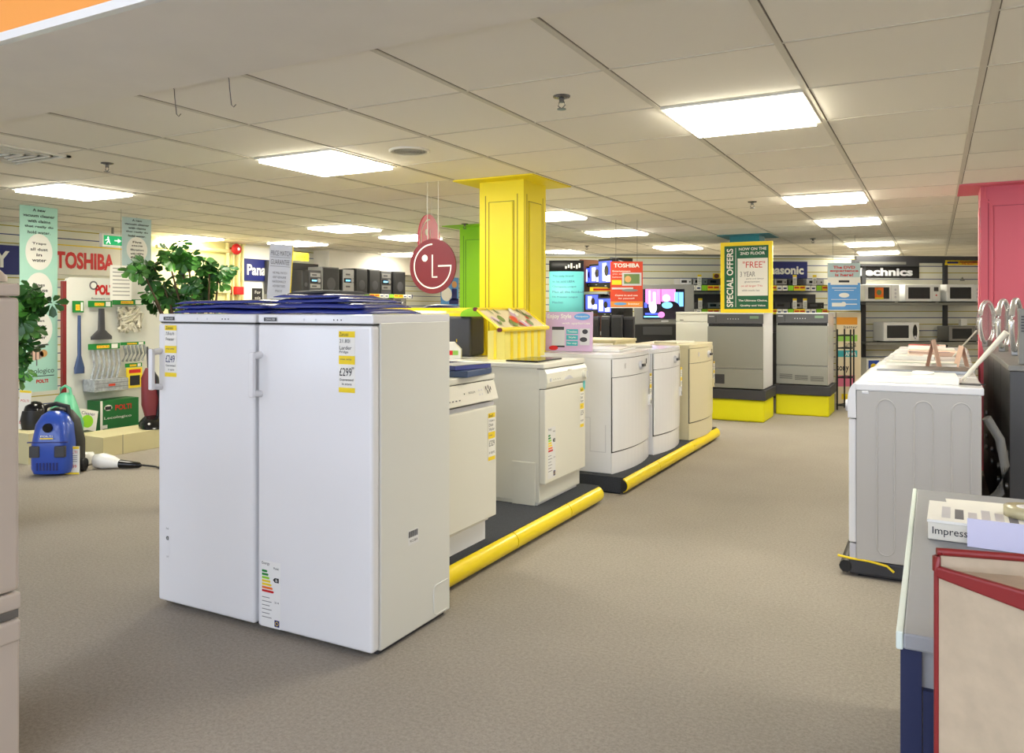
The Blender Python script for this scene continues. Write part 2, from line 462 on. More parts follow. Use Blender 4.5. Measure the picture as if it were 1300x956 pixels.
# lights of the same kind over the rest of the shop (off to the right)
for (x, y) in ((GX+TS*3.5, GY+TS*1.5), (GX+TS*3.5, GY+TS*6.5), (GX+TS*4.5, GY+TS*11.5)):
    dup(proto, (x, y, CEIL), 0, 'ceiling panel over the right side of the shop, outside the photo')
cool = light_proto('fill_cool'); cool.location = (-3.0, -1.2, 3.1); cool['label'] = 'cool white fill panel added over the stairwell behind the camera'  # unseen cool panels added behind the camera as fill for the fridge fronts
for (x, y) in ((-1.4,-1.2),(.4,-1.2),(2.0,-1.2),(-4.6,-1.2),(-3.0,-2.9),(0,-2.9)): dup(cool, (x, y, 3.1), 0)
def sprinkler(px, py, lb, proto=[]):
    z = 1000*(CEIL-EYE)/(HY-py); x, y = at(px, z)
    if proto: return dup(proto[0], (x, y, CEIL), 0, lb)
    t = thing('sprinkler', lb, 'sprinkler', (x, y, CEIL), 0, 'ceiling sprinklers')
    mb = MB(); mb.lathe([(.042,.004),(.04,-.006),(.02,-.012)], 'sprinkler_metal'); P(mb, 'escutcheon', t)
    mb = MB(); mb.lathe([(.012,-.01),(.012,-.03)], 'sprinkler_metal'); mb.tube([(-.012,0,-.028),(-.018,0,-.045),(0,0,-.06)], .003, 'sprinkler_metal', 6); mb.tube([(.012,0,-.028),(.018,0,-.045),(0,0,-.06)], .003, 'sprinkler_metal', 6)
    mb.lathe([(.022,-.06),(.022,-.063)], 'sprinkler_metal', n=12); P(mb, 'head', t)
    proto.append(t); return t
for px, py, lb in ((713,122,'large chrome sprinkler head, nearest, above the yellow column side'),(136,207,'sprinkler head at far left above the ceiling light'),(955,256,'small sprinkler head above the green special offers board'),(590,284,'sprinkler head left of the green column top'),(1032,303,'tiny distant sprinkler head left of the far light line'),(745,312,'distant sprinkler head above the orange red poster')):
    sprinkler(px, py, lb)
x, y = at(520, 1000/(392-191)); t = thing('ceiling_speaker', 'round grey speaker grille set flush in the ceiling', 'speaker', (x, y, CEIL))
mb = MB(); mb.lathe([(.13,0),(.13,-.008),(.118,-.014),(.11,-.008)], 'tile_frame', n=32); P(mb, 'rim', t)
mb = MB(); mb.lathe([(.11,-.002),(.11,-.009)], 'grey_metal', n=32)
for r in (.02,.04,.06,.08,.1): mb.lathe([(r,-.009),(r+.004,-.0105),(r+.008,-.009)], 'side_white', n=28)
P(mb, 'grille', t)
x, y = at(-4, 1000/(392-193)); t = thing('air_vent', 'square slatted air vent in the ceiling at the left edge', 'vent', (x, y, CEIL), 0)
mb = MB(); a = .3
for (x0,x1,y0,y1) in ((-a,a,-a,-a+.03),(-a,a,a-.03,a),(-a,-a+.03,-a,a),(a-.03,a,-a,a)): mb.box(x0,x1,y0,y1,-.012,-.001,'tile_frame')
P(mb, 'frame', t)
mb = MB(); mb.box(-.27,.27,-.27,.27,-.003,-.001,'grey_metal'); P(mb, 'backing', t)
for i in range(4):
    r = .06+.055*i; mb = MB()
    for (x0,x1,y0,y1) in ((-r,r,-r,-r+.014),(-r,r,r-.014,r),(-r,-r+.014,-r,r),(r-.014,r,-r,r)): mb.box(x0,x1,y0,y1,-.014,-.003,'tile_frame')
    P(mb, 'louvre', t)
for (px, py, L, lb) in ((219,111,.105,'bent wire hook hanging from the ceiling edge, left of the pair'),(284,96,.105,'bent wire hook hanging from the ceiling edge, right of the pair')):
    z = 1000/(392-py); x, y = at(px, z)
    mb = MB(); mb.tube([(0,0,0),(.012,0,-.012),(.014,0,-.05),(.02,0,-L),(.022,0,-L-.02),(.032,0,-L-.03),(.042,0,-L-.018)], .0018, 'wire', 6)
    o = mb.build('wire_hook'); place(o, (x, GY+.012, CEIL+.003), YAW); tag(o, lb, 'hook', 'wire hooks on the ceiling edge')

# ================================================================== WHITE TALL FRIDGES
def label_items(mb, cx, zt, w, h, y, lines, top='yel_print'):
    """a double price ticket: white card with yellow bands and handwritten lines"""
    mb.rect(cx-w/2, cx+w/2, zt-h, zt, y, 'paper')
    for f0, f1 in ((0,.10),(.40,.54),(.92,1.0)): mb.rect(cx-w/2, cx+w/2, zt-h*f1, zt-h*f0, y-.0006, top)
    for (s, f0, f1, u0, u1, m) in lines: mb.text(s, cx-w/2+u0*w, cx-w/2+u1*w, zt-h*f1, zt-h*f0, y-.0012, m)
def energy(mb, cx, zt, w, h, y, full=True):
    mb.rect(cx-w/2, cx+w/2, zt-h, zt, y, 'white_gloss' if full else 'appliance_white')
    if full:
        mb.text('Energy', cx-w*.45, cx-w*.05, zt-h*.07, zt-h*.015, y-.0006, 'ink')
        for i, m in enumerate(('green_print','green_print','lime','yel_print','yel_print','orange','red')):
            z = zt-h*(.14+.05*i); L = w*(.25+.055*i)
            mb.poly([(cx-w*.45, z-h*.035),(cx-w*.45+L, z-h*.035),(cx-w*.45+L+w*.04, z-h*.0175),(cx-w*.45+L, z),(cx-w*.45, z)], y-.0006, m)
        for i in range(6): mb.rect(cx-w*.45, cx+w*(-.05+.1*(i % 2)), zt-h*(.56+.06*i), zt-h*(.55+.06*i), y-.0006, 'ink_soft')
        mb.rect(cx+w*.2, cx+w*.45, zt-h*.97, zt-h*.87, y-.0006, 'navy'); mb.arc(cx+w*.325, zt-h*.92, w*.07, w*.02, 0, 2*PI, y-.0012, 'yel_print', 14)
    mb.text('Model', cx+w*.15, cx+w*.42, zt-h*.11, zt-h*.075, y-.0006, 'ink')
    z = zt-h*.27; mb.poly([(cx+w*.12, z),(cx+w*.22, z-h*.035),(cx+w*.42, z-h*.035),(cx+w*.42, z+h*.035),(cx+w*.22, z+h*.035)], y-.0006, 'black')
    mb.text('B', cx+w*.26, cx+w*.36, z-h*.02, z+h*.02, y-.0012, 'white_gloss')
    mb.text('214', cx+w*.2, cx+w*.42, zt-h*.62, zt-h*.59, y-.0006, 'ink')
def fridge(label, x, first=None):
    t = thing('tall_fridge', label, 'fridge', (x, 2.595, 0), 0, None)
    w, d, h = .293, .265, 1.288
    mb = MB(); mb.box(-w, w, -d+.05, d, .02, h-.03, 'side_white'); P(mb, 'cabinet', t, .004)
    mb = MB(); mb.box(-w, w, -d+.004, d+.002, h-.035, h, 'appliance_white')
    P(mb, 'top_panel', t, .006, 3)
    mb = MB()
    mb.rect(-w+.035, -w+.105, h-.028, h-.013, -d+.0015, 'badge_dark'); mb.text('ZANUSSI', -w+.045, -w+.095, h-.024, h-.017, -d+.0008, 'white_gloss')
    for i in range(3): mb.disc(-w+.40+.018*i, h-.021, .003, .003, -d+.0015, 'ink')
    for xx in (-w+.25, -w+.31): mb.disc(xx, h-.021, .005, .005, -d+.0015, 'silver_white')
    P(mb, 'control_strip', t)
    mb = MB(); mb.box(-w+.006, w-.006, -d+.012, -d+.055, h-.041, h-.034, 'seam'); P(mb, 'door_gap', t)
    mb = MB(); mb.box(-w+.001, w-.001, -d, -d+.046, .025, h-.042, 'appliance_white'); door = P(mb, 'door', t, .012, 3)
    mb = MB()
    hx = -w+.018
    mb.tube([(hx,-d+.006,1.125),(hx,-d-.040,1.12)], .014, 'appliance_white', 10); mb.tube([(hx,-d+.006,.965),(hx,-d-.040,.97)], .014, 'appliance_white', 10)
    mb.box(hx-.013, hx+.013, -d-.055, -d-.036, .955, 1.135, 'appliance_white'); P(mb, 'handle', door, .006, 3)
    mb = MB(); mb.box(-w+.02, w-.02, -d+.06, d-.02, 0, .022, 'charcoal'); P(mb, 'plinth', t)
    return t, door, w, d, h
t, door, w, d, h = fridge('tall white fridge on the left, blue wallets on top, price ticket at its upper left', -2.733)
mb = MB(); label_items(mb, -w+.05+.035, 1.238, .075, .225, -d-.001, [('Zanussi',.02,.08,.1,.7,'ink'),('7.8 cu ft',.13,.19,.1,.8,'ink'),('Freezer',.24,.30,.1,.8,'ink'),('was only',.44,.48,.1,.8,'navy'),('£249',.58,.72,.08,.85,'navy'),('Guaranteed',.76,.80,.1,.9,'ink'),('in store',.84,.88,.3,.8,'ink')]); P(mb, 'price_ticket', t, label='yellow and white handwritten price ticket')
mb = MB(); energy(mb, -w+.048, .37, .055, .24, -d-.001, False); P(mb, 'energy_label', t)
t, door, w, d, h = fridge('tall white fridge on the right, nearest the camera, full energy label at bottom of door', -2.130)
mb = MB(); label_items(mb, w-.12, 1.225, .078, .232, -d-.001, [('Zanussi',.02,.08,.05,.6,'ink'),('21.80l',.13,.19,.05,.7,'ink'),('Larder',.24,.30,.05,.8,'ink'),('Fridge',.32,.37,.05,.6,'ink'),('was only',.44,.48,.1,.8,'navy'),('£299',.60,.73,.05,.8,'ink'),('99',.58,.62,.8,.95,'ink'),('Guaranteed',.77,.81,.05,.9,'ink'),('in store',.84,.88,.2,.8,'ink')]); P(mb, 'price_ticket', t, label='yellow and white handwritten price ticket reading £299')
mb = MB(); energy(mb, -w+.075, .295, .105, .265, -d-.001, True); P(mb, 'energy_label', t)
mb = MB(); mb.M = Matrix.Rotation(B90, 4, 'Z')
mb.rect(-.04, .03, .37, .43, -w-.0012, 'white_gloss')
for i in range(14): mb.rect(-.037+.0045*i, -.037+.0045*i+(.002 if i % 3 else .003), .40, .425, -w-.002, 'ink')
mb.text('912 064', -.03, .02, .38, .39, -w-.002, 'ink'); P(mb, 'barcode_label', t)
mb = MB(); mb.M = Matrix.Rotation(B90, 4, 'Z')
mb.tube([(.265-.02,-w-.001,.03),(.265-.11,-w-.001,.03),(.265-.125,-w-.001,.045),(.265-.125,-w-.001,.14),(.265-.11,-w-.001,.155),(.265-.02,-w-.001,.155)], .003, 'side_white', 6); P(mb, 'access_panel', t)
# blue plastic wallets on the fridges
def wallet(cx, cy, z, w, dd, th, rz, seed, lb, m='blue_plastic', tilt=0):
    rnd = random.Random(seed); n, k = 14, 8; vs = []; mb = MB()
    ph = [rnd.uniform(0, 6) for _ in range(4)]
    for s in (0, 1):
        for i in range(n+1):
            for j in range(k+1):
                x = -w/2+w*i/n; y = -dd/2+dd*j/k
                e = min(1, 9*min(i/n, 1-i/n)+.45)*min(1, 6*min(j/k, 1-j/k)+.45)
                zz = .0015*math.sin(9*x+ph[0])+.0012*math.sin(17*x+13*y+ph[1]) + .002
                vs.append((x+.004*math.sin(6*y+ph[2]), y, zz + s*th*e + tilt*x))
    N = (n+1)*(k+1); fs = []
    for i in range(n):
        for j in range(k):
            a = i*(k+1)+j; fs += [(a, a+1, a+k+2, a+k+1), (N+a, N+a+k+1, N+a+k+2, N+a+1)]
    bd = [(i, 0) for i in range(n)]+[(n, j) for j in range(k)]+[(i, k) for i in range(n, 0, -1)]+[(0, j) for j in range(k, 0, -1)]
    ids = [i*(k+1)+j for i, j in bd]
    fs += [(ids[q], ids[(q+1) % len(ids)], N+ids[(q+1) % len(ids)], N+ids[q]) for q in range(len(ids))]
    mb.add(vs, fs, m, True); o = mb.build('plastic_wallet'); place(o, (cx, cy, z), rz); tag(o, lb, 'wallet', 'blue plastic wallets on the fridges'); return o
for (dx, dy, z, w_, d_, th, r_, lb, m_) in (
 (-2.72,2.58,1.289,.54,.40,.020,.02,'lowest blue plastic wallet on the left tall fridge','blue_plastic'),
 (-2.73,2.57,1.310,.55,.38,.018,-.05,'second lowest blue plastic wallet on the left tall fridge','blue_plastic'),
 (-2.76,2.58,1.331,.48,.36,.014,.06,'topmost blue plastic wallet on the left tall fridge','blue_plastic'),
 (-2.165,2.58,1.289,.48,.38,.020,-.02,'lowest blue plastic wallet on the right tall fridge','blue_plastic'),
 (-2.19,2.57,1.311,.45,.38,.020,.05,'second wallet from the bottom on the right tall fridge','blue_plastic'),
 (-2.23,2.60,1.333,.38,.38,.018,-.04,'third wallet from the bottom on the right tall fridge','blue_plastic'),
 (-2.26,2.58,1.353,.31,.34,.014,.04,'fourth blue wallet on the right tall fridge, under the black one','blue_plastic'),
 (-2.28,2.60,1.369,.20,.28,.014,-.06,'black topmost wallet on the right tall fridge','charcoal')):
    wallet(dx, dy, z, w_, d_, th, r_, int(th*1000)+int(z*1000), lb, m_)

# ================================================================== PLATFORM ROWS AND DISHWASHERS
def platform(label, x0, x1, y0, y1, joints, hh=.12, extra=None):
    t = thing('display_platform', label, 'platform', (0,0,0), 0, None)
    mb = MB(); mb.box(x0, x1-.07, y0, y1, .012, hh, 'carpet_deck')
    if extra: mb.box(*extra, .0, hh, 'carpet_deck')
    P(mb, 'deck', t)
    mb = MB(); mb.box(x0+.02, x1-.10, y0+.02, y1-.02, 0, .013, 'black'); P(mb, 'base', t)
    ys = [y0]+joints+[y1]
    for a, b in zip(ys[:-1], ys[1:]):
        mb = MB(); mb.prism([(x1-.085+.052*math.cos(q*PI/10-PI/2), .064+.052*math.sin(q*PI/10-PI/2)) for q in range(11)], a+.004, b-.004, 'yellow', 'y', True); P(mb, 'bumper', t)
    mb = MB(); mb.prism([(x1-.085+.046*math.cos(q*PI/10-PI/2), .062+.046*math.sin(q*PI/10-PI/2)) for q in range(11)], y0-.001, y1+.001, 'black', 'y', True); P(mb, 'bumper_core', t)
    return t
platform('long black platform with yellow rounded bumper beside the tall fridges', -3.33, -1.92, 2.92, 4.95, [3.72, 4.42])
platform('shorter black platform with yellow bumper, farther back under three machines', -2.74, -1.86, 5.25, 7.95, [6.0, 7.0], extra=(-3.33, -2.74, 5.76, 7.95))
DW_TICKET = [('Bosch',.02,.08,.1,.7,'ink'),('12 place',.14,.19,.1,.9,'ink'),('Dish',.22,.28,.1,.7,'ink'),('Washer',.31,.37,.1,.9,'ink'),('only',.45,.49,.1,.6,'navy'),('£329',.58,.70,.1,.9,'ink'),('in store',.80,.86,.1,.9,'ink')]
def dishwasher(name, label, cat, x, y, wid, style):
    """local front is -y; turned to face the aisle"""
    t = thing(name, label, cat, (x-.30, y, .12), B90)
    w, d, h = wid/2, .30, .86
    side, fr = ('appliance_cream', 'appliance_cream') if style != 'C' else ('appliance_white', 'appliance_white')
    if style == 'E': side = fr = 'appliance_beige'
    if style in 'AB':
        mb = MB(); mb.box(-w+.005, w-.005, -d+.035, d, .10 if style=='A' else .02, h-.03, side)
        mb.box(-w+.01, w-.01, -d+.06, d-.01, 0, .11, side); P(mb, 'cabinet', t, .003)
        mb = MB(); mb.box(-w-.004, w+.004, -d, d+.02, h-.032, h, fr); P(mb, 'worktop', t, .008, 3)
        mb = MB(); mb.box(-w+.004, w-.004, -d+.008, -d+.05, h-.036, h-.031, 'seam'); P(mb, 'door_gap', t)
        if style == 'A':
            mb = MB(); mb.prism([(-d+.03, h-.036),(-d+.004, h-.036),(-d-.022, h-.125),(-d-.022, h-.133),(-d+.03, h-.145)], -w+.002, w-.002, fr, 'x'); cp = P(mb, 'control_panel', t, .003)
            mb = MB(); mb.M = Matrix.Translation((0, -d-.010, h-.08)) @ Matrix.Rotation(-.28, 4, 'X')
            mb.text('BOSCH', .02, .08, -.004, .006, -.004, 'ink')
            for i in range(5): mb.rect(-.2+.03*i, -.185+.03*i, -.03, -.024, -.004, 'ink_soft')
            mb.disc(-.02, 0, .004, .004, -.004, 'ink')
            for i in range(2):
                for j in range(2): mb.disc(.12+.025*i, .006-.022*j, .005, .005, -.004, 'silver_white')
            for (a, b) in ((.19,.01),(.20,-.01),(.215,.015),(.222,-.004),(.235,.006)): mb.disc(a, b, .004, .011, -.0045, 'ink')
            P(mb, 'buttons', cp)
            mb = MB(); mb.box(-w+.004, w-.004, -d+.004, -d+.03, h-.165, h-.145, 'silver_white'); P(mb, 'grip_recess', t)
            mb = MB(); mb.box(-w+.002, w-.002, -d-.012, -d+.034, .13, h-.166, fr); P(mb, 'door', t, .006)
            mb = MB(); mb.box(-w+.004, w-.012, -d+.05, -d+.065, 0, .125, 'white_gloss'); mb.rect(-w+.006, w-.014, .122, .126, -d+.048, 'seam'); P(mb, 'kick_plate', t)
            mb = MB(); label_items(mb, w-.055, h-.20, .07, .24, -d-.0135, DW_TICKET); P(mb, 'price_ticket', t, label='yellow and white price ticket')
        else:
            mb = MB(); mb.prism([(-d+.034, h-.036),(-d-.002, h-.036),(-d-.016, h-.06),(-d-.020, h-.115),(-d-.010, h-.150),(-d+.034, h-.152)], -w+.002, w-.002, fr, 'x'); cp = P(mb, 'control_panel', t, .004)
            mb = MB(); mb.prism([(-.07+.14*i/8, h-.113+.024*math.sin(PI*i/8)) for i in range(9)], -d-.024, -d-.010, 'silver_white', 'y')
            P(mb, 'handle', cp)
            mb = MB(); mb.lathe([(.026,-.022),(.028,0)], 'appliance_cream', (w-.06, -d-.018, h-.10), 'y', 20); mb.box(w-.063, w-.057, -d-.046, -d-.038, h-.12, h-.08, 'silver_white'); P(mb, 'knob', cp)
            mb = MB(); mb.text('BOSCH', -.01, .05, h-.06, h-.05, -d-.0205, 'ink')
            for i in range(4): mb.disc(-w+.09+.03*i, h-.10, .004, .004, -d-.0215, 'ink_soft')
            mb.lathe([(.012,-.004),(.012,0)], 'silver_white', (-w+.05, -d-.018, h-.10), 'y', 14); P(mb, 'buttons', cp)
            mb = MB(); mb.box(-w+.002, w-.002, -d-.006, -d+.034, .135, h-.156, fr); P(mb, 'door', t, .006)
            mb = MB(); mb.box(-w+.012, w-.012, -d+.055, -d+.07, 0, .13, 'white_gloss'); P(mb, 'kick_plate', t)
            mb = MB(); mb.box(-w+.001, -w+.006, -d+.062, -d+.22, .0, .26, 'appliance_cream'); P(mb, 'side_plate', t, .002)
            mb = MB(); label_items(mb, w-.065, h-.19, .06, .26, -d-.0075, DW_TICKET); P(mb, 'price_ticket', t, label='yellow and white price ticket')
            mb = MB(); energy(mb, -w+.09, .47, .11, .31, -d-.0075, True); P(mb, 'energy_label', t)
            mb = MB(); mb.prism([(w-.045, h-.145),(w-.015, h-.145),(w-.015, h-.19),(w-.03, h-.21),(w-.045, h-.19)], -d-.010, -d-.0078, 'teal_print', 'y'); P(mb, 'badge', t)
    else:
        # bowed front machine
        def bow(x, amt=.05): return -d + .02 - amt*(1-(x/w)**2)
        def slab(m, z0, z1, x0, x1, amt=.05, off=0.0, back=.03):
            n = 12; pts = [(x0+(x1-x0)*i/n, bow(x0+(x1-x0)*i/n, amt)-off) for i in range(n+1)]
            pts += [(x1, -d+back), (x0, -d+back)]
            b = MB(); b.prism(pts, z0, z1, m, 'z'); return b
        mb = MB(); mb.box(-w+.002, w-.002, -d+.03, d, .0, h-.03, side); P(mb, 'cabinet', t, .004)
        mb = slab(fr, h-.03, h, -w, w, .05, 0, 2*d); P(mb, 'worktop', t, .006)
        mb = slab(fr, h-.165, h-.034, -w+.004, w-.004, .05, .004); cp = P(mb, 'control_panel', t, .003)
        mb = slab('seam', .15, h-.036, -w+.001, w-.001, .045, -.006); P(mb, 'door_gap', t)
        mb = slab(fr, .16, h-.170, -w+.008, w-.008, .05, .002); P(mb, 'door', t, .004)
        mb = slab(side, 0, .15, -w+.002, w-.002, .05, -.004); P(mb, 'kick_plate', t, .004)
        mb = MB(); mb.lathe([(.030,-.02),(.034,0)], 'silver_white', (.04, bow(.04)-.004, h-.10), 'y', 18); mb.box(.015, .07, bow(.04)-.04, bow(.04)-.022, h-.110, h-.090, 'charcoal'); P(mb, 'knob', cp)
        mb = MB(); mb.rect(.20, .225, h-.10, h-.06, bow(.2)-.006, 'charcoal'); mb.rect(-.26, -.12, h-.11, h-.07, bow(-.26)-.008, 'silver_white')
        for i in range(3): mb.disc(-.20+.03*i, h-.13, .006, .006, bow(-.2)-.0065, 'silver_white')
        P(mb, 'buttons', cp)
        mb = MB(); mb.box(w-.085, w-.045, bow(w-.06)-.022, bow(w-.06)+.01, .42, .50, side); mb.rect(w-.07, w-.055, .43, .46, bow(w-.06)-.0235, 'ink'); P(mb, 'handle', t, .004)
        mb = MB(); label_items(mb, w-.03, h-.19, .05, .22, bow(w-.06)-.009, DW_TICKET); P(mb, 'price_ticket', t, label='yellow and white price ticket')
        if style == 'C':
            mb = MB()
            for (x0,x1,z0,z1) in ((.02,.14,.15,.155),(.02,.025,.15,.35),(.14,.145,.15,.40),(.14,.34,.395,.40)): mb.box(-w+.0005, -w+.003, -d+.05+x0, -d+.05+x1, z0, z1, 'silver_white')
            P(mb, 'side_plate', t)
    return t
dishwasher('dishwasher', 'white dishwasher nearest the tall fridges, blue folders on top', 'dishwasher', -2.00, 3.24, .60, 'A')
dishwasher('dishwasher', 'white dishwasher with full energy label, at the far end of the long platform', 'dishwasher', -2.06, 4.56, .62, 'B')
for (x, y, wd, st, lb) in ((-2.02, 5.745, .83, 'C', 'white bowed front washing machine nearest on the shorter platform'), (-1.99, 6.555, .74, 'C', 'white bowed front washing machine, middle one on the shorter platform')):
    dishwasher('washing_machine', lb, 'washing machine', x, y, wd, st)
dishwasher('washing_machine', 'beige bowed front machine at the far end of the shorter platform', 'washing machine', -1.93, 7.45, .84, 'E')
# machines backing on to them
def plain_machine(label, x, y, m='appliance_white', h=.86, rz=-B90, z=.12, w=.30, d=.30, name='washing_machine'):
    t = thing(name, label, 'washing machine', (x, y, z), rz)
    mb = MB(); mb.box(-w, w, -d+.03, d, 0, h-.03, m); P(mb, 'cabinet', t, .004)
    mb = MB(); mb.box(-w-.003, w+.003, -d, d+.01, h-.03, h, m); P(mb, 'worktop', t, .006)
    mb = MB(); mb.box(-w+.003, w-.003, -d+.005, -d+.035, h-.15, h-.034, m); cp = P(mb, 'control_panel', t, .004)
    mb = MB(); mb.lathe([(.03,-.02),(.033,0)], 'silver_white', (w-.08, -d+.006, h-.09), 'y', 18); P(mb, 'knob', cp)
    mb = MB(); mb.lathe([(.17,0),(.175,-.02),(.14,-.035),(.12,-.02)], 'silver_white', (0, -d+.03, h*.5), 'y', 28); dr = P(mb, 'door', t)
    mb = MB(); mb.lathe([(.12,-.018),(.08,-.03),(.01,-.035)], 'glass_dark', (0, -d+.03, h*.5), 'y', 24); P(mb, 'glass', dr)
    return t
plain_machine('white machine behind the first dishwasher, mostly hidden', -3.02, 3.35)
plain_machine('white machine behind the second dishwasher, black box on its top', -3.02, 4.55)
plain_machine('white machine backing on to the nearest bowed front machine', -3.0, 6.10, 'appliance_cream', .85)
plain_machine('cream machine backing on to the middle bowed front machine', -3.0, 6.75, 'appliance_cream', .86)
plain_machine('beige machine behind the beige bowed front one', -3.0, 7.42, 'appliance_beige', .89)
# tops clutter on that row
def flat(name, label, cat, x, y, z, w, d, th, rz, m, group=None, items=None):
    mb = MB(); mb.box(-w/2, w/2, -d/2, d/2, 0, th, m)
    if items:
        for (x0,x1,y0,y1,mm) in items: mb.add([(x0,y0,th+.0008),(x1,y0,th+.0008),(x1,y1,th+.0008),(x0,y1,th+.0008)], [(0,1,2,3)], mm)
    o = mb.build(name, None, min(.002, th*.3)); place(o, (x, y, z), rz); return tag(o, label, cat, group)
flat('open_tray', 'flat white tray on top of the nearest bowed front machine', 'tray', -2.33, 5.86, .9815, .42, .5, .018, .1, 'appliance_white', None, [(-.19,.19,-.23,.23,'silver_white')])
flat('leaflet', 'white leaflet on top of the middle bowed front machine', 'leaflet', -2.25, 6.5, .981, .21, .30, .02, .4, 'paper')
flat('leaflet', 'cream leaflet on top of the beige bowed front machine', 'leaflet', -2.2, 7.4, .981, .24, .36, .018, -.2, 'off_white')
flat('ring_binder', 'cream binder lying on the machines behind the middle bowed front one', 'binder', -2.98, 6.45, .982, .26, .34, .03, .3, 'off_white')
flat('glass_hob', 'flat black glass plate on top of the far dishwasher', 'hob', -2.25, 4.50, .981, .22, .36, .010, .0, 'black_gloss', None)
# blue folders on dishwasher A
o = flat('document_folder', 'dark blue plastic folder on the nearest dishwasher, lower one', 'folder', -2.16, 3.34, .981, .36, .30, .030, .12, 'slate_blue', 'folders on the dishwasher')
o = flat('document_folder', 'navy folder with grey sleeve on the nearest dishwasher, upper one', 'folder', -2.17, 3.37, 1.012, .34, .26, .022, -.20, 'blue_plastic', 'folders on the dishwasher', [(.0,.16,-.12,.12,'silver_white')])
# small white pack with red photo
mb = MB(); mb.prism([(-.06,0),(.06,0),(.06,.05),(.02,.09),(-.06,.09)], -.04, .04, 'paper', 'y'); mb.rect(-.02,.015,.02,.045,-.042,'red'); mb.rect(.015,.045,.02,.045,-.042,'label_green')
o = mb.build('paper_pack'); place(o, (xy(572, 4.42), 4.42, .981), YAW); o.scale = (1.2,1.2,1.2); tag(o, 'small white carton with a red and green picture, behind the folders', 'carton')
# black boxed cooker hood
t = thing('black_box', 'large black box with rounded corner standing behind the far dishwasher', 'box', (-3.04, 4.72, .981), YAW*.4)
mb = MB(); mb.box(-.22, .22, -.14, .14, 0, .275, 'charcoal'); P(mb, 'body', t, .02, 3)
mb = MB(); mb.box(.11, .116, -.143, -.141, .02, .08, 'ink_soft'); mb.box(.11, .116, -.143, -.141, .10, .12, 'yel_print'); P(mb, 'marking', t)
# yellow merchandiser with pitched canopy
t = thing('leaflet_stand', 'yellow striped leaflet stand with food printed canopy in front of the yellow column', 'stand', (0, 0, .981))
mb = MB(); mb.box(-2.565, -2.44, 4.45, 5.04, .0, .185, 'stand_yellow')
for i in range(5): mb.box(-2.442, -2.437, 4.53+.1*i, 4.565+.1*i, 0, .185, 'yellow')
mb.box(-2.52, -2.50, 4.448, 4.452, 0, .185, 'yellow')
P(mb, 'box', t)
rA, rB, lA, lB = (-2.73,4.58,.325), (-2.73,5.29,.325), (-2.42,4.36,.195), (-2.42,5.05,.195)
mb = MB(); mb.tube([rA, rB], .012, 'yellow'); P(mb, 'ridge_rod', t)
mb = MB(); mb.tube([lA, lB], .015, 'yellow'); P(mb, 'lower_rod', t)
for (pA, pB) in ((rA, lA), (rB, lB)): mb = MB(); mb.tube([pA, pB], .008, 'yellow'); P(mb, 'end_bar', t)
for pA in (rA, lA): mb = MB(); mb.lathe([(.014,-.01),(.014,.01)], 'maroon', (pA[0], pA[1]-.012, pA[2]), 'y', 10); P(mb, 'end_cap', t)
mb = MB(); n1 = 22; n2 = 6; rnd = random.Random(3)
cols = ['cream_board','paper','paper','leaflet_pink','cream_board','lilac_board','paper','photo_green','label_pink','paper','poster_red','off_white']
A = Vector(rA); B = Vector(rB); C_ = Vector(lA); D = Vector(lB)
def pt(u, v, o=0): p = A.lerp(B, u).lerp(C_.lerp(D, u), v); return (p.x+o*.5, p.y, p.z+o)
mb.add([pt(0,0),pt(1,0),pt(1,1),pt(0,1)], [(0,1,2,3)], 'cream_board'); mb.add([pt(0,0,-.004),pt(1,0,-.004),pt(1,1,-.004),pt(0,1,-.004)], [(0,3,2,1)], 'yellow')
for i in range(26):
    u, v = rnd.uniform(.04,.92), rnd.uniform(.08,.85); a = rnd.uniform(0,6); ru, rv = rnd.uniform(.02,.05), rnd.uniform(.08,.22)
    mb.add([pt(min(.98,max(.01,u+ru*math.cos(q*PI/5)+.02*math.sin(q*PI/5+a))), min(.97,max(.02,v+rv*math.sin(q*PI/5))), .003+.0003*i) for q in range(10)], [tuple(range(10))], rnd.choice(['poster_red','photo_green','label_pink','paper','lilac_board','leaflet_pink','photo_green','off_white']))
P(mb, 'canopy', t)
# second, lower canopy seen behind the fridge
cx0, cx1 = xy(463, 4.9), xy(604, 4.9)
t = thing('shelf_canopy', 'long low yellow canopy behind the nearer tall fridge, left of the yellow column', 'canopy', (0, 4.9, 0))
mb = MB(); mb.prism([(-.02,1.255),(.25,1.285),(.25,1.305),(-.02,1.275)], cx0, cx1, 'yellow', 'x'); P(mb, 'roof', t)
mb = MB(); mb.tube([(cx0,.25,1.305),(cx1,.25,1.305)], .012, 'yellow'); P(mb, 'rod', t)
for x in (cx0+.05, cx1-.05): mb = MB(); mb.box(x-.015, x+.015, .2, .23, 0, 1.29, 'yellow'); P(mb, 'post', t)
mb = MB(); mb.prism([(.10*math.cos(PI*i/12), .05*math.sin(PI*i/12)) for i in range(13)], -.02, .02, 'lime', 'y', True); mb.box(-.1,.1,-.02,.02,-.01,.0,'lime')
o = mb.build('lime_topper'); place(o, (xy(603, 4.66), 4.66, 1.267), YAW); tag(o, 'lime green half round topper on the black box by the yellow stand', 'topper')
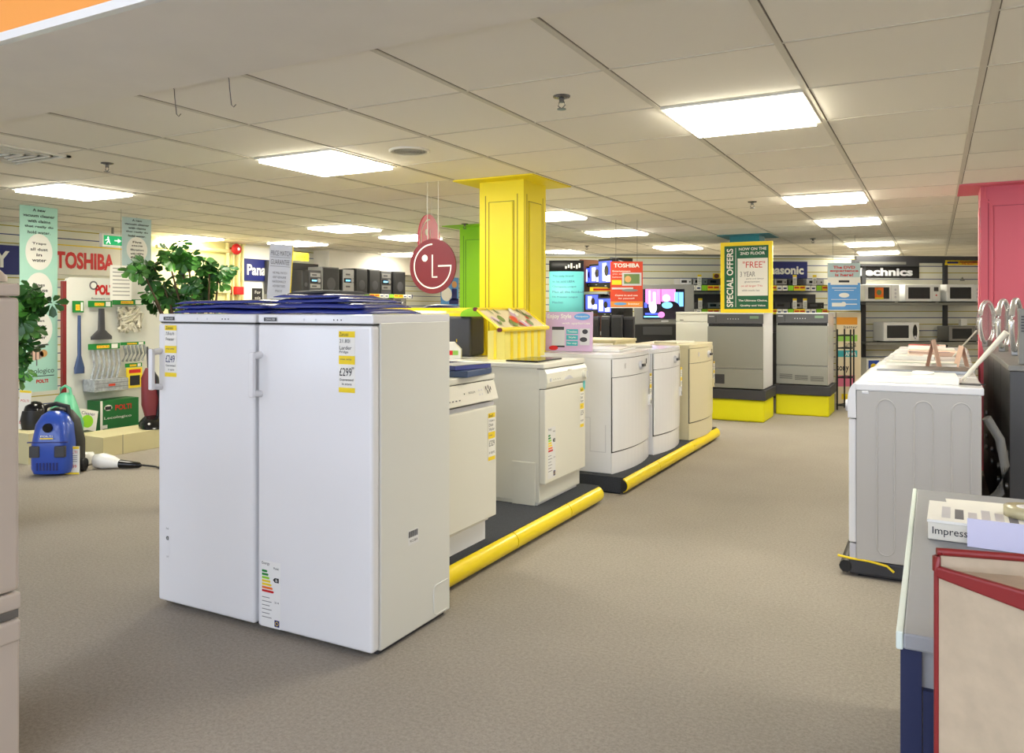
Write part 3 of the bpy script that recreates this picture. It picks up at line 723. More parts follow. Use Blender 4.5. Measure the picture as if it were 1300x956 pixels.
for (px, ry, m, lb) in ((560, .20, 'blue', 'white and blue domed lid showing above the yellow canopy'), (492, .20, 'silver_white', 'pale domed lid showing above the canopy, nearer the blue wallets')):
    x, y = at(px, 7.6); t = thing('domed_bin', lb, 'bin', (x, y, 0), 0, None)
    mb = MB(); mb.lathe([(ry*.8,0),(ry*.9,1.27)], 'white_gloss', n=28); P(mb, 'body', t)
    mb = MB(); mb.lathe([(ry,1.265),(ry*1.0,1.290),(ry*.85,1.32),(ry*.6,1.342),(ry*.25,1.353),(.01,1.355)], 'white_gloss', n=28); ld = P(mb, 'lid', t)
    if m == 'blue': mb = MB(); mb.lathe([(ry*1.01,1.29),(ry*.88,1.322),(ry*.66,1.343)], 'navy', n=28); P(mb, 'band', ld)
# tall cream fridge behind the beige machine
fx0 = xy(858, 9.97); t = thing('tall_fridge', 'tall cream fridge standing behind the beige machine, left of the dryers', 'fridge', (fx0+.30, 10.27, 0))
mb = MB(); mb.box(-.30,.30,-.25,.28,.03,1.24,'appliance_cream'); P(mb,'cabinet',t,.004)
mb = MB(); mb.box(-.302,.302,-.30,.29,1.24,1.27,'appliance_cream'); P(mb,'top_panel',t,.006)
mb = MB(); mb.box(-.30,.30,-.30,-.252,.05,1.14,'appliance_cream'); P(mb,'door',t,.006)
mb = MB(); mb.box(-.30,.30,-.295,-.252,1.147,1.238,'appliance_cream'); mb.rect(-.25,-.20,1.16,1.17,-.297,'ink'); P(mb,'control_panel',t,.004)
mb = MB(); mb.box(-.27,.27,-.22,.26,0,.032,'charcoal'); P(mb,'plinth',t)
# lilac board
o, *_ = board('promotion_board', 'lilac board with oval logo standing on a machine right of the yellow column', 'sign', 694, 750, 388, 438, 'x', 5.55, 'lilac_board', [
 ('t','Enjoy Style',.03,.05,.55,.20,'paper',.02,1),('o',.78,.12,.17,.085,'sky_blue',1),('t','Hotpoint',.65,.09,.91,.15,'paper',.0,2),
 ('t','with appliances',.35,.26,.95,.33,'paper',.01,1),('r',.14,.40,.42,.86,'silver_white',1),('r',.14,.38,.40,.46,'charcoal',2),('r',.16,.86,.42,.90,'ink',2),('o',.18,.92,.10,.06,'red',3),
 ('r',.45,.44,.70,.56,'label_teal',1),('r',.45,.59,.70,.71,'label_teal',1),('r',.45,.74,.70,.86,'label_teal',1),('t','Timeless',.47,.47,.68,.53,'paper',0,2),('t','Style',.50,.62,.66,.68,'paper',0,2),('t','New range',.47,.77,.68,.83,'paper',0,2),
 ('r',.74,.42,.95,.84,'silver_white',1),('o',.85,.50,.06,.06,'charcoal',2),('o',.82,.70,.08,.06,'charcoal',2)], .02)
o.rotation_euler = (-.08, 0, .15); o.location.z = .983

# ================================================================== DRYERS ON PEDESTALS
def dryer(x, y, label, kind, w=.61):
    t = thing('display_pedestal', 'yellow pedestal with grey top slab under the %s dryer' % ('left' if kind == 0 else 'right'), 'pedestal', (x, y, 0))
    mb = MB(); mb.box(-w/2-.01, w/2+.01, -.29, .31, 0, .255, 'yellow_plinth'); P(mb, 'base', t, .02, 3)
    mb = MB(); mb.box(-w/2-.03, w/2+.03, -.32, .34, .257, .37, 'charcoal'); P(mb, 'slab', t, .004, label='dark grey slab')
    t = thing('tumble_dryer', label, 'tumble dryer', (x, y, .371)); h = .89
    mb = MB(); mb.box(-w/2, w/2, -.27, .31, .012, h-.012, 'appliance_white'); mb.box(-w/2+.03, w/2-.03, -.24, .28, 0, .014, 'charcoal'); P(mb, 'cabinet', t, .004)
    mb = MB(); mb.box(-w/2-.004, w/2+.004, -.28, .315, h-.012, h, 'appliance_white'); P(mb, 'worktop', t, .003)
    mb = MB(); mb.box(-w/2, w/2, -.30, -.268, h-.125, h-.013, 'dryer_panel'); cp = P(mb, 'control_panel', t, .004)
    mb = MB(); mb.rect(w/2-.15, w/2-.05, h-.065, h-.035, -.3015, 'display_green'); P(mb, 'display', cp)
    mb = MB(); mb.rect(-w/2+.02, -w/2+.08, h-.045, h-.035, -.3015, 'silver_white'); mb.rect(-w/2+.10,-w/2+.105,h-.11,h-.03,-.3015,'black')
    for i in range(5): mb.disc(-.08+.03*i, h-.07, .006, .006, -.3015, 'silver_white')
    P(mb, 'buttons', cp)
    mb = MB(); mb.box(-w/2+.01, w/2-.01, -.285, -.268, h-.165, h-.127, 'black'); P(mb, 'grip_recess', t)
    mb = MB(); mb.box(-w/2, w/2, -.30, -.268, .245, h-.158, 'dryer_front'); P(mb, 'door', t, .006)
    mb = MB(); mb.box(-w/2, w/2, -.30, -.268, .012, .238, 'dryer_front'); lp = P(mb, 'lower_panel', t, .006)
    mb = MB()
    if kind == 0: mb.box(-w/2+.07, -w/2+.20, -.3035, -.299, .06, .17, 'charcoal'); P(mb, 'filter_hatch', lp, .004)
    else:
        for i in range(3):
            for j in range(4): mb.box(-w/2+.04+.18*i, -w/2+.19+.18*i, -.302, -.299, .06+.016*j+.01*(2-i), .066+.016*j+.01*(2-i), 'charcoal')
        P(mb, 'vent', lp)
    return t
dryer(-2.05, 9.62, 'grey fronted tumble dryer on the left pedestal, below the special offers board, square black hatch', 0, .64)
dryer(-1.43, 10.47, 'grey fronted tumble dryer on the right pedestal, with vent slots at the bottom', 1, .60)
# special offers board
c, w, rz, z = span(915, 981, 'x', 9.45); zt, zb = hz(307, z), 1.262
t = thing('special_offers_board', 'green poster in a yellow frame standing on the left dryer', 'sign', (c[0], c[1], zb)); h = zt-zb
mb = MB()
for (x0,x1,z0,z1) in ((-w/2,w/2,0,.045),(-w/2,w/2,h-.045,h),(-w/2,-w/2+.045,.045,h-.045),(w/2-.045,w/2,.045,h-.045)): mb.box(x0,x1,-.015,.02,z0,z1,'yellow')
P(mb, 'frame', t, .003)
mb = MB(); a = w-.09; b = h-.09; mb.box(-a/2,a/2,0,.015,.045,h-.045,'special_green')
prints(mb, a, b, [('T','SPECIAL OFFERS',.05,.04,.20,.97,'paper',.02,1),('r',.255,.03,.265,.97,'paper',1),('t','NOW ON THE',.33,.03,.95,.075,'paper',.02,1),('t','2ND FLOOR',.36,.10,.92,.145,'paper',.02,1),('r',.30,.20,.98,.79,'paper',1),
 ('t','"FREE"',.42,.25,.92,.35,'red',.0,2),('t','3 YEAR',.36,.41,.70,.49,'ink_soft',0,2),('t','parts and labour',.50,.51,.90,.54,'ink_soft',0,2),('t','guarantee',.46,.56,.80,.59,'ink_soft',0,2),('t','on all larger TVs',.38,.62,.86,.66,'red',0,2),('t','while stocks last',.40,.69,.80,.72,'ink_soft',0,2),
 ('t','The Ultimate Choice,',.32,.85,.97,.885,'paper',.02,1),('t','Quality and Value',.36,.93,.93,.965,'paper',.02,1)], -.0, .045)
P(mb, 'poster', t)
# ================================================================== RIGHT HAND WASHER ROW
def washer_proto(x, y, label):
    """front faces -x; local +x side is towards the camera"""
    t = thing('front_loading_washer', label, 'washing machine', (x, y, .09), -B90, None)
    w, d, h = .295, .28, .858
    def prof(f, z0, z1):   # side profile y,z of a curved front
        return f
    mb = MB(); mb.box(-w, w, -d+.035, d, .0, h-.035, 'washer_side'); cab = P(mb, 'cabinet', t, .004)
    for i, yy in enumerate((-.115, .045, .20)):
        mb = MB(); pts = []
        for q in range(9): a = PI*q/8; pts.append((w+.0005, yy+.038*math.cos(a), .745+.04*math.sin(a)))
        for q in range(9): a = PI+PI*q/8; pts.append((w+.0005, yy+.038*math.cos(a), .075+.04*math.sin(a)))
        mb.tube(pts, .0035, 'washer_side', 6, True); P(mb, 'pressed_rib', cab)
    mb = MB(); mb.box(-w-.002, w+.002, -d+.03, d+.01, h-.035, h, 'appliance_white'); P(mb, 'worktop', t, .006, 3)
    n = 8; pts = [(-d+.032, h-.001)]
    for q in range(n+1): a = PI/2*q/n; pts.append((-d+.03-.035*math.sin(a), h-.001-.09*(1-math.cos(a))))
    pts += [(-d-.003, h-.17), (-d+.034, h-.17)]
    mb = MB(); mb.prism(pts, -w, w, 'appliance_white', 'x'); cp = P(mb, 'control_panel', t, .003)
    mb = MB(); mb.lathe([(.028,-.02),(.032,.01)], 'silver_white', (w-.09, -d+.0, h-.12), 'y', 18); P(mb, 'knob', cp)
    mb = MB(); mb.box(-w+.003, w-.003, -d, -d+.034, .08, h-.176, 'appliance_white'); P(mb, 'front_panel', t, .006)
    mb = MB(); mb.lathe([(.18,.01),(.185,-.004),(.15,-.012),(.125,-.006)], 'silver_white', (0,-d,h*.48), 'y', 28); dr = P(mb, 'door', t)
    mb = MB(); mb.lathe([(.125,-.006),(.09,-.006),(.01,-.004)], 'glass_dark', (0,-d,h*.48), 'y', 24); P(mb, 'glass', dr)
    mb = MB(); mb.box(-w+.003, w-.003, -d+.004, -d+.034, .0, .074, 'silver_white'); P(mb, 'kick_plate', t, .003)
    mb = MB(); mb.box(w-.008, w+.004, -d+.06, -d+.09, h-.05, h-.036, 'appliance_white'); P(mb, 'catch', t, .002)
    return t
wy = [4.47+.615*i for i in range(7)]
first = washer_proto(-.09, wy[0], 'white washer nearest in the right row, its ribbed side facing the camera')
names = ['second', 'third', 'fourth', 'fifth', 'sixth', 'farthest']
for i, yv in enumerate(wy[1:]):
    dup(first, (-.09+.012*i, yv, .09), -B90, 'white washer in the right row, %s from the camera' % names[i] if names[i] != 'farthest' else 'farthest white washer in the right row, red leaflet on its top', skip=('catch',))
t = thing('display_platform', 'low grey platform under the right row of washers', 'platform')
mb = MB(); mb.box(-.37, .22, 4.19, 8.5, .012, .085, 'charcoal'); P(mb, 'deck', t, .01); mb = MB(); mb.tube([(-.385,4.19,.045),(-.385,8.5,.045)], .03, 'black', 10); P(mb, 'bumper', t)
mb = MB(); mb.box(-.33, .2, 4.22, 8.45, 0, .012, 'black'); P(mb, 'base', t)
mb = MB(); mb.tube([(-.42,4.185,.095),(-.36,4.18,.09),(-.28,4.178,.088),(-.2,4.18,.075),(-.17,4.178,.05)], .006, 'yel_print', 6); o = mb.build('yellow_strap'); tag(o, 'thin yellow strap lying at the foot of the nearest right washer', 'strap')
WT = .9485
LT = 'leaflets lying on the right washers'
flat('leaflet', 'wide white leaflet on the nearest right washer', 'leaflet', -.10, 4.46, WT, .40, .36, .03, .02, 'paper', None, [(-.15,.0,-.1,.1,'silver_white')])
mb = MB(); mb.lathe([(.05,0),(.05,.012),(.02,.016)], 'white_gloss', n=18); o = mb.build('bottle_cap'); place(o, (-.05, 4.52, WT+.031)); tag(o, 'round white cap resting on the nearest washer leaflet', 'cap')
flat('steel_lid', 'brushed steel flat panel on the second right washer', 'panel', -.06, 5.12, WT, .46, .34, .02, 0, 'steel')
flat('leaflet', 'white leaflet with a green edge on the third right washer', 'leaflet', -.08, 5.74, WT, .40, .30, .018, .03, 'paper', None, [(-.2,.2,-.15,-.12,'green_print')])
flat('leaflet', 'white leaflet on the fourth right washer', 'leaflet', -.12, 6.33, WT, .26, .24, .03, -.1, 'paper', None, [(-.05,.05,-.05,.05,'leaflet_pink')])
flat('leaflet', 'pale pink leaflet on the fifth right washer', 'leaflet', .0, 6.93, WT, .36, .30, .03, .05, 'leaflet_pink', None, [(-.18,.1,-.15,-.1,'navy')])
flat('leaflet', 'cream leaflet on the sixth right washer', 'leaflet', -.02, 7.55, WT, .34, .30, .025, 0, 'off_white')
flat('leaflet', 'red and white leaflet on the farthest right washer', 'leaflet', -.06, 8.15, WT, .30, .26, .03, 0, 'paper', None, [(-.15,.1,-.13,.1,'red'),(.0,.15,-.1,.0,'orange')])
# propped cards
def card(label, x, y, rz, w, h, lean, m, fold=True):
    t = MB(); t.add([(-w/2,0,0),(w/2,0,0),(w/2,lean,h),(-w/2,lean,h),(-w/2,.003,0),(w/2,.003,0),(w/2,lean+.003,h),(-w/2,lean+.003,h)], [(0,1,2,3),(7,6,5,4),(0,3,7,4),(1,5,6,2),(3,2,6,7)], m)
    if fold: t.add([(-w/2,lean,h),(w/2,lean,h),(w/2,2*lean,0),(-w/2,2*lean,0)], [(0,1,2,3)], m)
    o = t.build('tent_card'); place(o, (x, y, WT+.001), rz); return tag(o, label, 'card', None)
card('pinkish tent card leaning on the right washers, left of the pair', .03, 5.50, B90-.16, .14, .17, .035, 'leaflet_pink')
card('pinkish tent card on the right washers, right of the pair', .12, 5.62, B90+.16, .14, .13, -.030, 'leaflet_pink')
a = at(1222, 3.85); b = at(1278, 3.7)
mb = MB(); mb.tube([(a[0],a[1],.962),(b[0],b[1],1.20)], [.008,.015], 'off_white', 6); mb.tube([(a[0],a[1]+.02,.962),(b[0]-.01,b[1]+.02,1.19)], [.004,.006], 'silver_white', 5)
o = mb.build('rolled_paper_wand'); tag(o, 'cream rolled paper wand sticking up from the back of the nearest right washer', 'wand')
a = at(1222, 5.5); b = at(1240, 5.45); mb = MB(); mb.tube([(a[0]-.06,a[1],.97),(b[0],b[1],1.16)], .006, 'off_white', 6); o = mb.build('price_card_stick'); tag(o, 'thin white stick behind the tent cards', 'stick')
mb = MB(); mb.tube([(0,0,0),(.10,-.05,.002)], .003, 'charcoal', 5); mb.tube([(0,.03,0),(.12,.0,.002)], .003, 'charcoal', 5); o = mb.build('tongs'); place(o, (.09, 4.30, WT+.004)); tag(o, 'thin dark metal rods on the back edge of the nearest washer', 'rods')
# hose at back of washer
mb = MB(); mb.tube([(.215,4.30,.80),(.27,4.32,.70),(.29,4.32,.58),(.27,4.33,.45),(.23,4.34,.40)], .02, 'machine_grey', 10); o = mb.build('drain_hose'); tag(o, 'grey drain hose hanging behind the nearest right washer', 'hose')
# dark machines behind
def dark_machine(x, y, label, h=.95, w=.30):
    t = thing('graphite_washer', label, 'washing machine', (x, y, 0), B90)
    mb = MB(); mb.box(-w, w, -.27, .30, .02, h-.03, 'machine_dark'); mb.box(-w+.02, w-.02, -.24, .27, 0, .022, 'black'); P(mb, 'cabinet', t, .004)
    mb = MB(); mb.box(-w-.002, w+.002, -.29, .305, h-.03, h, 'machine_grey'); P(mb, 'worktop', t, .004)
    mb = MB(); mb.box(-w+.005, w-.005, -.30, -.268, .05, h-.033, 'machine_grey'); P(mb, 'front_panel', t, .004)
    mb = MB()
    for z in (.3, .38, .55): mb.lathe([(.018,0),(.018,.012)], 'steel', (-w+.1, .30, z), 'y', 10)
    P(mb, 'hose_fitting', t)
    return t
for yv, lb in ((6.90,'farthest dark graphite machine, just in front of the pink column'),(6.29,'third dark graphite machine from the camera, behind the right washers'),(5.68,'second dark graphite machine from the camera, at the right edge'),(5.07,'nearest dark graphite machine at the right edge, slotted panel on its top')): dark_machine(.64, yv, lb, 1.02)
t = thing('range_cooker', 'tall grey appliance with slotted back panel at the far right edge', 'cooker', (xy(1293, 4.85)+.17, 4.85, 1.021), 0)
mb = MB(); mb.box(-.17,.2,-.02,.04,0,.29,'machine_grey'); P(mb,'panel',t,.004)
mb = MB(); 
for i in range(6): mb.box(-.16,.18,-.023,-.02,.17+.015*i,.177+.015*i,'charcoal')
P(mb,'slots',t)
# chrome porthole doors
def porthole(px, z, rz, label, first=[]):
    x, y = at(px, z)
    if first: return dup(first[0], (x, y, 1.021), rz, label)
    t = thing('porthole_door', label, 'washer door', (x, y, 1.021), rz, 'chrome porthole doors')
    mb = MB(); mb.tube([(.14*math.cos(2*PI*i/32), 0, .185+.160*math.sin(2*PI*i/32)) for i in range(32)], .016, 'chrome', 10, True); P(mb, 'ring', t)
    mb = MB(); mb.loft([(-.005,0,.185,.128,.148,2),(.03,0,.185,.115,.135,2),(.05,0,.185,.08,.10,2),(.055,0,.185,.03,.04,2)], 'porthole_glass', 28, 'y'); P(mb, 'glass', t)
    mb = MB(); mb.box(-.045,.045,-.02,.02,0,.045,'steel'); P(mb, 'bracket', t, .004)
    first.append(t); return t
porthole(1253, 6.05, 1.18, 'leftmost chrome ringed porthole door, in front of the pink column')
porthole(1274, 5.35, 1.28, 'middle chrome ringed porthole door, in front of the pink column')
porthole(1290, 4.9, 1.32, 'rightmost chrome ringed porthole door, at the photo edge')
# pipe on the pink column
mb = MB(); mb.tube([(.36,7.39,2.29),(.36,7.39,2.2),(.41,7.385,2.13),(.41,7.385,1.3)], .006, 'pink_column', 6); o = mb.build('trim_3'); struct(o)

# ================================================================== SERVICE DESK
t = thing('service_desk', 'grey topped desk with pale edge strip and navy leg, lower right', 'desk', (0,0,0))
mb = MB(); mb.box(-.05, .75, 1.60, 2.90, .69, .72, 'desk_grey'); P(mb, 'desktop', t, .004, label='grey desktop')
mb = MB(); mb.box(-.062, -.05, 1.60, 2.90, .688, .7215, 'desk_edge'); P(mb, 'edge_strip', t, .003, label='pale green white edge strip')
mb = MB(); mb.box(-.05, .75, 1.62, 1.645, .62, .69, 'desk_grey'); P(mb, 'apron', t)
mb = MB(); mb.box(-.055, -.02, 1.61, 2.88, 0, .69, 'desk_navy'); P(mb, 'side_panel', t)
mb = MB(); mb.box(-.018, .08, 1.605, 1.63, 0, .62, 'desk_navy'); mb.box(.03,.07,1.60,1.606,0,.60,'desk_grey'); P(mb, 'leg', t, label='navy leg with grey stripe')
mb = MB(); mb.box(.66, .73, 1.62, 2.88, 0, .69, 'desk_navy'); P(mb, 'side_panel', t)
# box of paper lettered Impress
def onz(px, py, h):                       # point on a horizontal plane
    z = (EYE-h)*F/(py-HY); return at(px, z)
a = onz(1178, 684, .722); b = onz(1290, 700, .722)
t = thing('paper_box', 'flat white box lettered Impress with papers on top, on the grey desk', 'box', (a[0], a[1], .7215), -.02)
mb = MB(); mb.box(0, .30, 0, .22, 0, .045, 'off_white'); P(mb, 'carton', t, .003)
mb = MB(); mb.text('Impress', .010, .088, .010, .034, -.0012, 'ink', .0); P(mb, 'lettering', t)
mb = MB(); mb.box(-.002, .302, -.004, .222, .0455, .052, 'paper')
for i in range(9): mb.add([(.03+.03*i,.03,.0525),(.05+.03*i,.03,.0525),(.05+.03*i,.16-.02*(i%3),.0525),(.03+.03*i,.16-.02*(i%3),.0525)], [(0,1,2,3)], 'ink_soft' if i % 4 == 1 else 'silver_white')
P(mb, 'printed_sheets', t, label='printed sheets on the box lid')
c = onz(1262, 690, .79)
mb = MB(); mb.box(-.13, .20, -.0015, .0015, -.0, .07, 'paper_lilac'); o = mb.build('lilac_sheet'); place(o, (c[0]+.085, a[1]-.03, .7215), -.05); tag(o, 'pale lilac sheet standing against the front of the white box', 'paper')
flat('paper_sheet', 'white sheet lying on the desk behind the box', 'paper', a[0]+.22, a[1]+.40, .7212, .34, .22, .003, .05, 'paper')
t = thing('tape_roll', 'roll of clear tape standing on white sheets at the photo edge', 'tape', (a[0]+.225, a[1]+.14, .7745))
mb = MB(); mb.lathe([(.022,0),(.052,0),(.052,.024),(.022,.024)], 'tape_clear', n=32); P(mb, 'tape', t)
mb = MB(); mb.lathe([(.016,.0),(.023,0),(.023,.0255),(.016,.0255)], 'white_gloss', n=24); P(mb, 'core', t)
# tan cabinet with maroon trim
t = thing('till_cabinet', 'tan panelled cabinet with maroon trim at the lower right corner', 'cabinet')
Z1 = .93
A = onz(1189, 700, Z1); Bp = onz(1400, 716, Z1); Dp = onz(1400, 757, Z1)
A = Vector((A[0], A[1])); Bp = Vector((Bp[0], Bp[1])); Dp = Vector((Dp[0], Dp[1]))
Bp = A+(Bp-A)*1.4; Dp = A+(Dp-A)*1.4
poly = [tuple(A), tuple(Dp), tuple(Bp)]
mb = MB(); mb.prism(poly, 0, Z1-.035, 'tan_panel', 'z'); P(mb, 'body', t, label='tan panelled body')
def band(p, q, z, r, m='maroon_trim', up=.0):
    b = MB(); b.tube([(p[0],p[1],z),(q[0],q[1],z+up)], r, m, 10); return b
nv = Vector((Dp.y-A.y, -(Dp.x-A.x))).normalized()*.006
if nv.dot(Bp-A) > 0: nv = -nv
mb = MB(); q = [(A.x+nv.x,A.y+nv.y),(Dp.x+nv.x,Dp.y+nv.y),(Dp.x-nv.x,Dp.y-nv.y),(A.x-nv.x,A.y-nv.y)]
vs = [(q[0][0],q[0][1],Z1-.040),(q[1][0],q[1][1],Z1-.066),(q[2][0],q[2][1],Z1-.066),(q[3][0],q[3][1],Z1-.040)]+[(q[i][0],q[i][1],Z1-.022) for i in range(4)]
mb.add(vs, [(0,3,2,1),(4,5,6,7),(0,1,5,4),(1,2,6,5),(2,3,7,6),(3,0,4,7)], 'maroon_trim'); P(mb, 'front_band', t, .004)
mb = band(A, Bp, Z1, .006); mb.tube([(A[0],A[1],Z1-.03),(A[0],A[1],Z1-.008),(A[0]+.006,A[1],Z1)], .006, 'maroon_trim', 8); P(mb, 'back_band', t)
mb = MB(); mb.prism(poly, Z1-.035, Z1-.028, 'tan_panel', 'z'); P(mb, 'top', t)
mb = MB(); mb.tube([(A[0],A[1],0),(A[0],A[1],Z1-.02)], .004, 'maroon_trim', 8); P(mb, 'corner_trim', t)
mb = MB(); mb.add([(A[0],A[1],Z1-.028),(Bp[0],Bp[1],Z1-.028),(Bp[0],Bp[1],Z1),(A[0],A[1],Z1)], [(0,1,2,3),(3,2,1,0)][:1], 'tan_panel'); P(mb, 'back_rim', t)

# ================================================================== FRIDGE FREEZER AT THE LEFT EDGE
t = thing('fridge_freezer', 'beige fridge freezer cut off by the left edge of the photo', 'fridge freezer', (-2.55, .99, 0), B90)
w, d = .30, .30
mb = MB(); mb.box(-w, w, -d+.05, d, .02, 1.375, 'fridge_beige'); P(mb, 'cabinet', t, .006)
mb = MB(); mb.loft([(1.385,0,0,w+.002,d,8),(1.40,0,0,w+.002,d,8),(1.418,0,0,w-.012,d-.012,8),(1.424,0,0,w-.05,d-.05,8)], 'fridge_beige', 48); P(mb, 'top_cap', t)
mb = MB(); mb.box(-w, w, -d-.002, -d+.05, 1.345, 1.38, 'fridge_beige'); P(mb, 'control_panel', t, .006)
mb = MB(); mb.box(-w, w, -d, -d+.045, .525, 1.342, 'fridge_beige'); P(mb, 'door', t, .012, 3, 'upper fridge door')
mb = MB(); mb.box(-w, w, -d-.006, -d+.045, .475, .522, 'fridge_beige'); P(mb, 'door_grip', t, .006)
mb = MB(); mb.box(w-.06, w-.005, -d, -d+.03, .452, .474, 'steel'); P(mb, 'hinge', t)
mb = MB(); mb.box(-w, w, -d, -d+.045, .03, .448, 'fridge_beige'); mb.box(-w, w, -d-.006, -d+.04, .385, .446, 'fridge_beige'); P(mb, 'freezer_door', t, .008, 3, 'lower freezer door')
mb = MB(); mb.box(-w+.02, w-.02, -d+.05, d-.02, 0, .022, 'charcoal'); P(mb, 'plinth', t)

# ================================================================== LEFT WALL: signs
o, *_ = board('wall_sign', 'dark blue wall sign with a big white letter Y showing, left edge', 'sign', -75, 25, 309, 347, 'y', XL+.03, 'navy', [('t','SONY',.08,.20,.86,.78,'paper',.03,1)], .03)
o, *_ = board('wall_sign', 'white wall sign with red TOSHIBA lettering behind the hanging banner', 'sign', 26, 162, 313, 349, 'y', XL+.03, 'off_white', [('t','TOSHIBA',.30,.20,.86,.80,'red',.04,1),('r',0,-.04,1,.0,'yel_print',1)], .03)
t = thing('exit_sign', 'lit green running man exit sign below the ceiling on the left wall', 'exit sign', (-8.9, yx(145, -8.9), 0), B90)
z = dep(-8.9, yx(145, -8.9)); zt, zb = hz(297, z), hz(314, z); a = .5*(yx(160,-8.9)-yx(130,-8.9)); 
mb = MB(); mb.box(-a, a, 0, .06, zb, zt, 'white_gloss'); P(mb, 'housing', t, .004)
mb = MB(); H = zt-zb; mb.rect(-a+.02, a-.02, zb+.025, zt-.025, -.001, 'sign_green'); cz = (zt+zb)/2
mb.disc(-a*.52, cz+H*.20, H*.07, H*.07, -.003, 'sign_white'); mb.poly([(-a*.60,cz+H*.10),(-a*.44,cz+H*.12),(-a*.38,cz-H*.08),(-a*.52,cz-H*.10)], -.003, 'sign_white')
mb.poly([(-a*.52,cz-H*.08),(-a*.40,cz-H*.08),(-a*.30,cz-H*.26),(-a*.38,cz-H*.28)], -.003, 'sign_white'); mb.poly([(-a*.56,cz-H*.06),(-a*.46,cz-H*.08),(-a*.62,cz-H*.28),(-a*.72,cz-H*.26)], -.003, 'sign_white'); mb.poly([(-a*.78,cz),(-a*.74,cz-H*.06),(-a*.5,cz+H*.08),(-a*.52,cz+H*.12)], -.003, 'sign_white')
mb.rect(a*.0, a*.35, cz-H*.04, cz+H*.04, -.003, 'sign_white'); mb.poly([(a*.30,cz-H*.16),(a*.62,cz),(a*.30,cz+H*.16)], -.003, 'sign_white'); P(mb, 'sign_face', t, label='green face with white running figure and arrow')
mb = MB(); mb.box(-.01,.01,.02,.04,zt,CEIL,'grey_metal'); P(mb, 'hanger', t)
o, *_ = board('wall_sign', 'blue Panasonic sign on a white panel above the hi-fi shelves, far left wall', 'sign', 310, 366, 330, 357, 'y', XL+.05, 'navy', [('t','Panasonic',.06,.25,.94,.75,'paper',.03,1)], .03)
mb = MB(); c, w, rz, z = span(308, 342, 'y', XL+.01); mb.box(-w/2, w/2, -.01, .01, hz(388,z), 2.28, 'white_gloss'); o = mb.build('trim_4'); place(o, (c[0], c[1], 0), rz); struct(o)
# pipes and boxes on the cream wall
for i, px in enumerate((289, 296, 303, 308)):
    x, y = XL+.05+.0*i, yx(px, XL+.05); mb = MB(); mb.tube([(0,0,.3),(0,0,2.3)], .03 if i == 0 else .02, 'cream_wall', 8)
    o = mb.build('wall_pipe'); place(o, (x, y, 0)); tag(o, 'cream vertical pipe on the cream wall, %s from the left' % ('first','second','third','fourth')[i], 'pipe', 'cream wall pipes')
mb = MB(); mb.tube([(XL+.06, yx(195,XL), 2.16),(XL+.06, yx(300,XL), 2.18)], .03, 'cream_wall', 8); o = mb.build('wall_pipe'); tag(o, 'cream horizontal pipe under the ceiling on the cream wall', 'pipe', None)
t = thing('alarm_bell', 'round red fire alarm bell high on the cream wall pipes', 'bell', (XL+.09, yx(298,XL+.1), hz(316.5, dep(XL+.1, yx(298,XL+.1)))), 0)
mb = MB(); mb.lathe([(.03,-.09),(.03,0),(.05,0),(.075,.02),(.085,.05),(.07,.08),(.03,.09)], 'red', (0,0,0), 'x', 24); P(mb, 'gong', t); mb = MB(); mb.lathe([(.02,.085),(.02,.10)], 'white_gloss', (0,0,0), 'x', 14); P(mb, 'cap', t)
mb = MB(); z = dep(XL+.1, yx(303,XL+.1)); mb.box(-.08,.06,-.07,.07,0,.12,'red'); o = mb.build('call_point', None, .006); place(o, (XL+.08, yx(303,XL+.1), hz(374,z))); tag(o, 'small red call point box on the cream wall', 'box')
t = thing('fuse_cupboard', 'pale yellow shallow cupboard on the cream wall behind the leafy plant', 'cupboard', (XL+.02, yx(268,XL), 0), B90); z = dep(XL, yx(268,XL))
mb = MB(); mb.box(-.30,.30,-.06,0,hz(372,z),hz(342,z),'cream_wall'); P(mb,'door',t,.005); mb = MB(); 
for i in range(3): mb.box(.02+.06*i,.045+.06*i,-.063,-.06,hz(368,z),hz(352,z),'charcoal')
P(mb,'slot',t)
mb = MB(); mb.box(XL,XL+.03, yx(225,XL), yx(285,XL), .1, 2.12, 'cream_wall'); struct(mb.build('door_1'))
# hanging banners
bt = [('t','A new',.33,.012,.67,.028,'ink',.02,1),('t','vacuum cleaner',.08,.042,.92,.058,'ink',.02,1),('t','with claims',.2,.072,.8,.088,'ink',.02,1),('t','that really do',.12,.102,.88,.118,'ink',.02,1),('t','hold water.',.2,.132,.8,.148,'ink',.02,1)]
def vac_banner(px0, px1, py0, py1, xv, label, m, words, foot=True):
    items = list(bt)
    for i, wd in enumerate(words):
        cv = .245+.22*i*(.95); items.append(('o',.5,cv,.36,.098,'paper',0))
        for j, s in enumerate(wd):
            L = min(.46, .075*len(s)); v = cv - .026*len(wd)/2 + .026*j*1.15; items.append(('t',s,.5-L/2,v,.5+L/2,v+.016,'ink',.02,1))
    if foot:
        items += [('t','Lecologico',.10,.875,.90,.91,'ink',.0,1),('r',.12,.915,.9,.919,'ink',1),('t','POLTI',.42,.935,.74,.955,'red',.05,1)]
        # angel fish
        items += [('o',.40,.80,.22,.030,'leaflet_pink',1),('o',.62,.795,.10,.02,'photo_skin',1),('r',.30,.775,.325,.825,'ink',2),('r',.40,.772,.425,.83,'ink',2),('r',.50,.777,.52,.822,'ink',2),('r',.42,.825,.45,.86,'ink_soft',1),('r',.45,.745,.75,.752,'ink_soft',1)]
    return board('hanging_banner', label, 'banner', px0, px1, py0, py1, 'y', xv, m, items, .004)
z = 1000/(392-262); x, y = at(49, z)
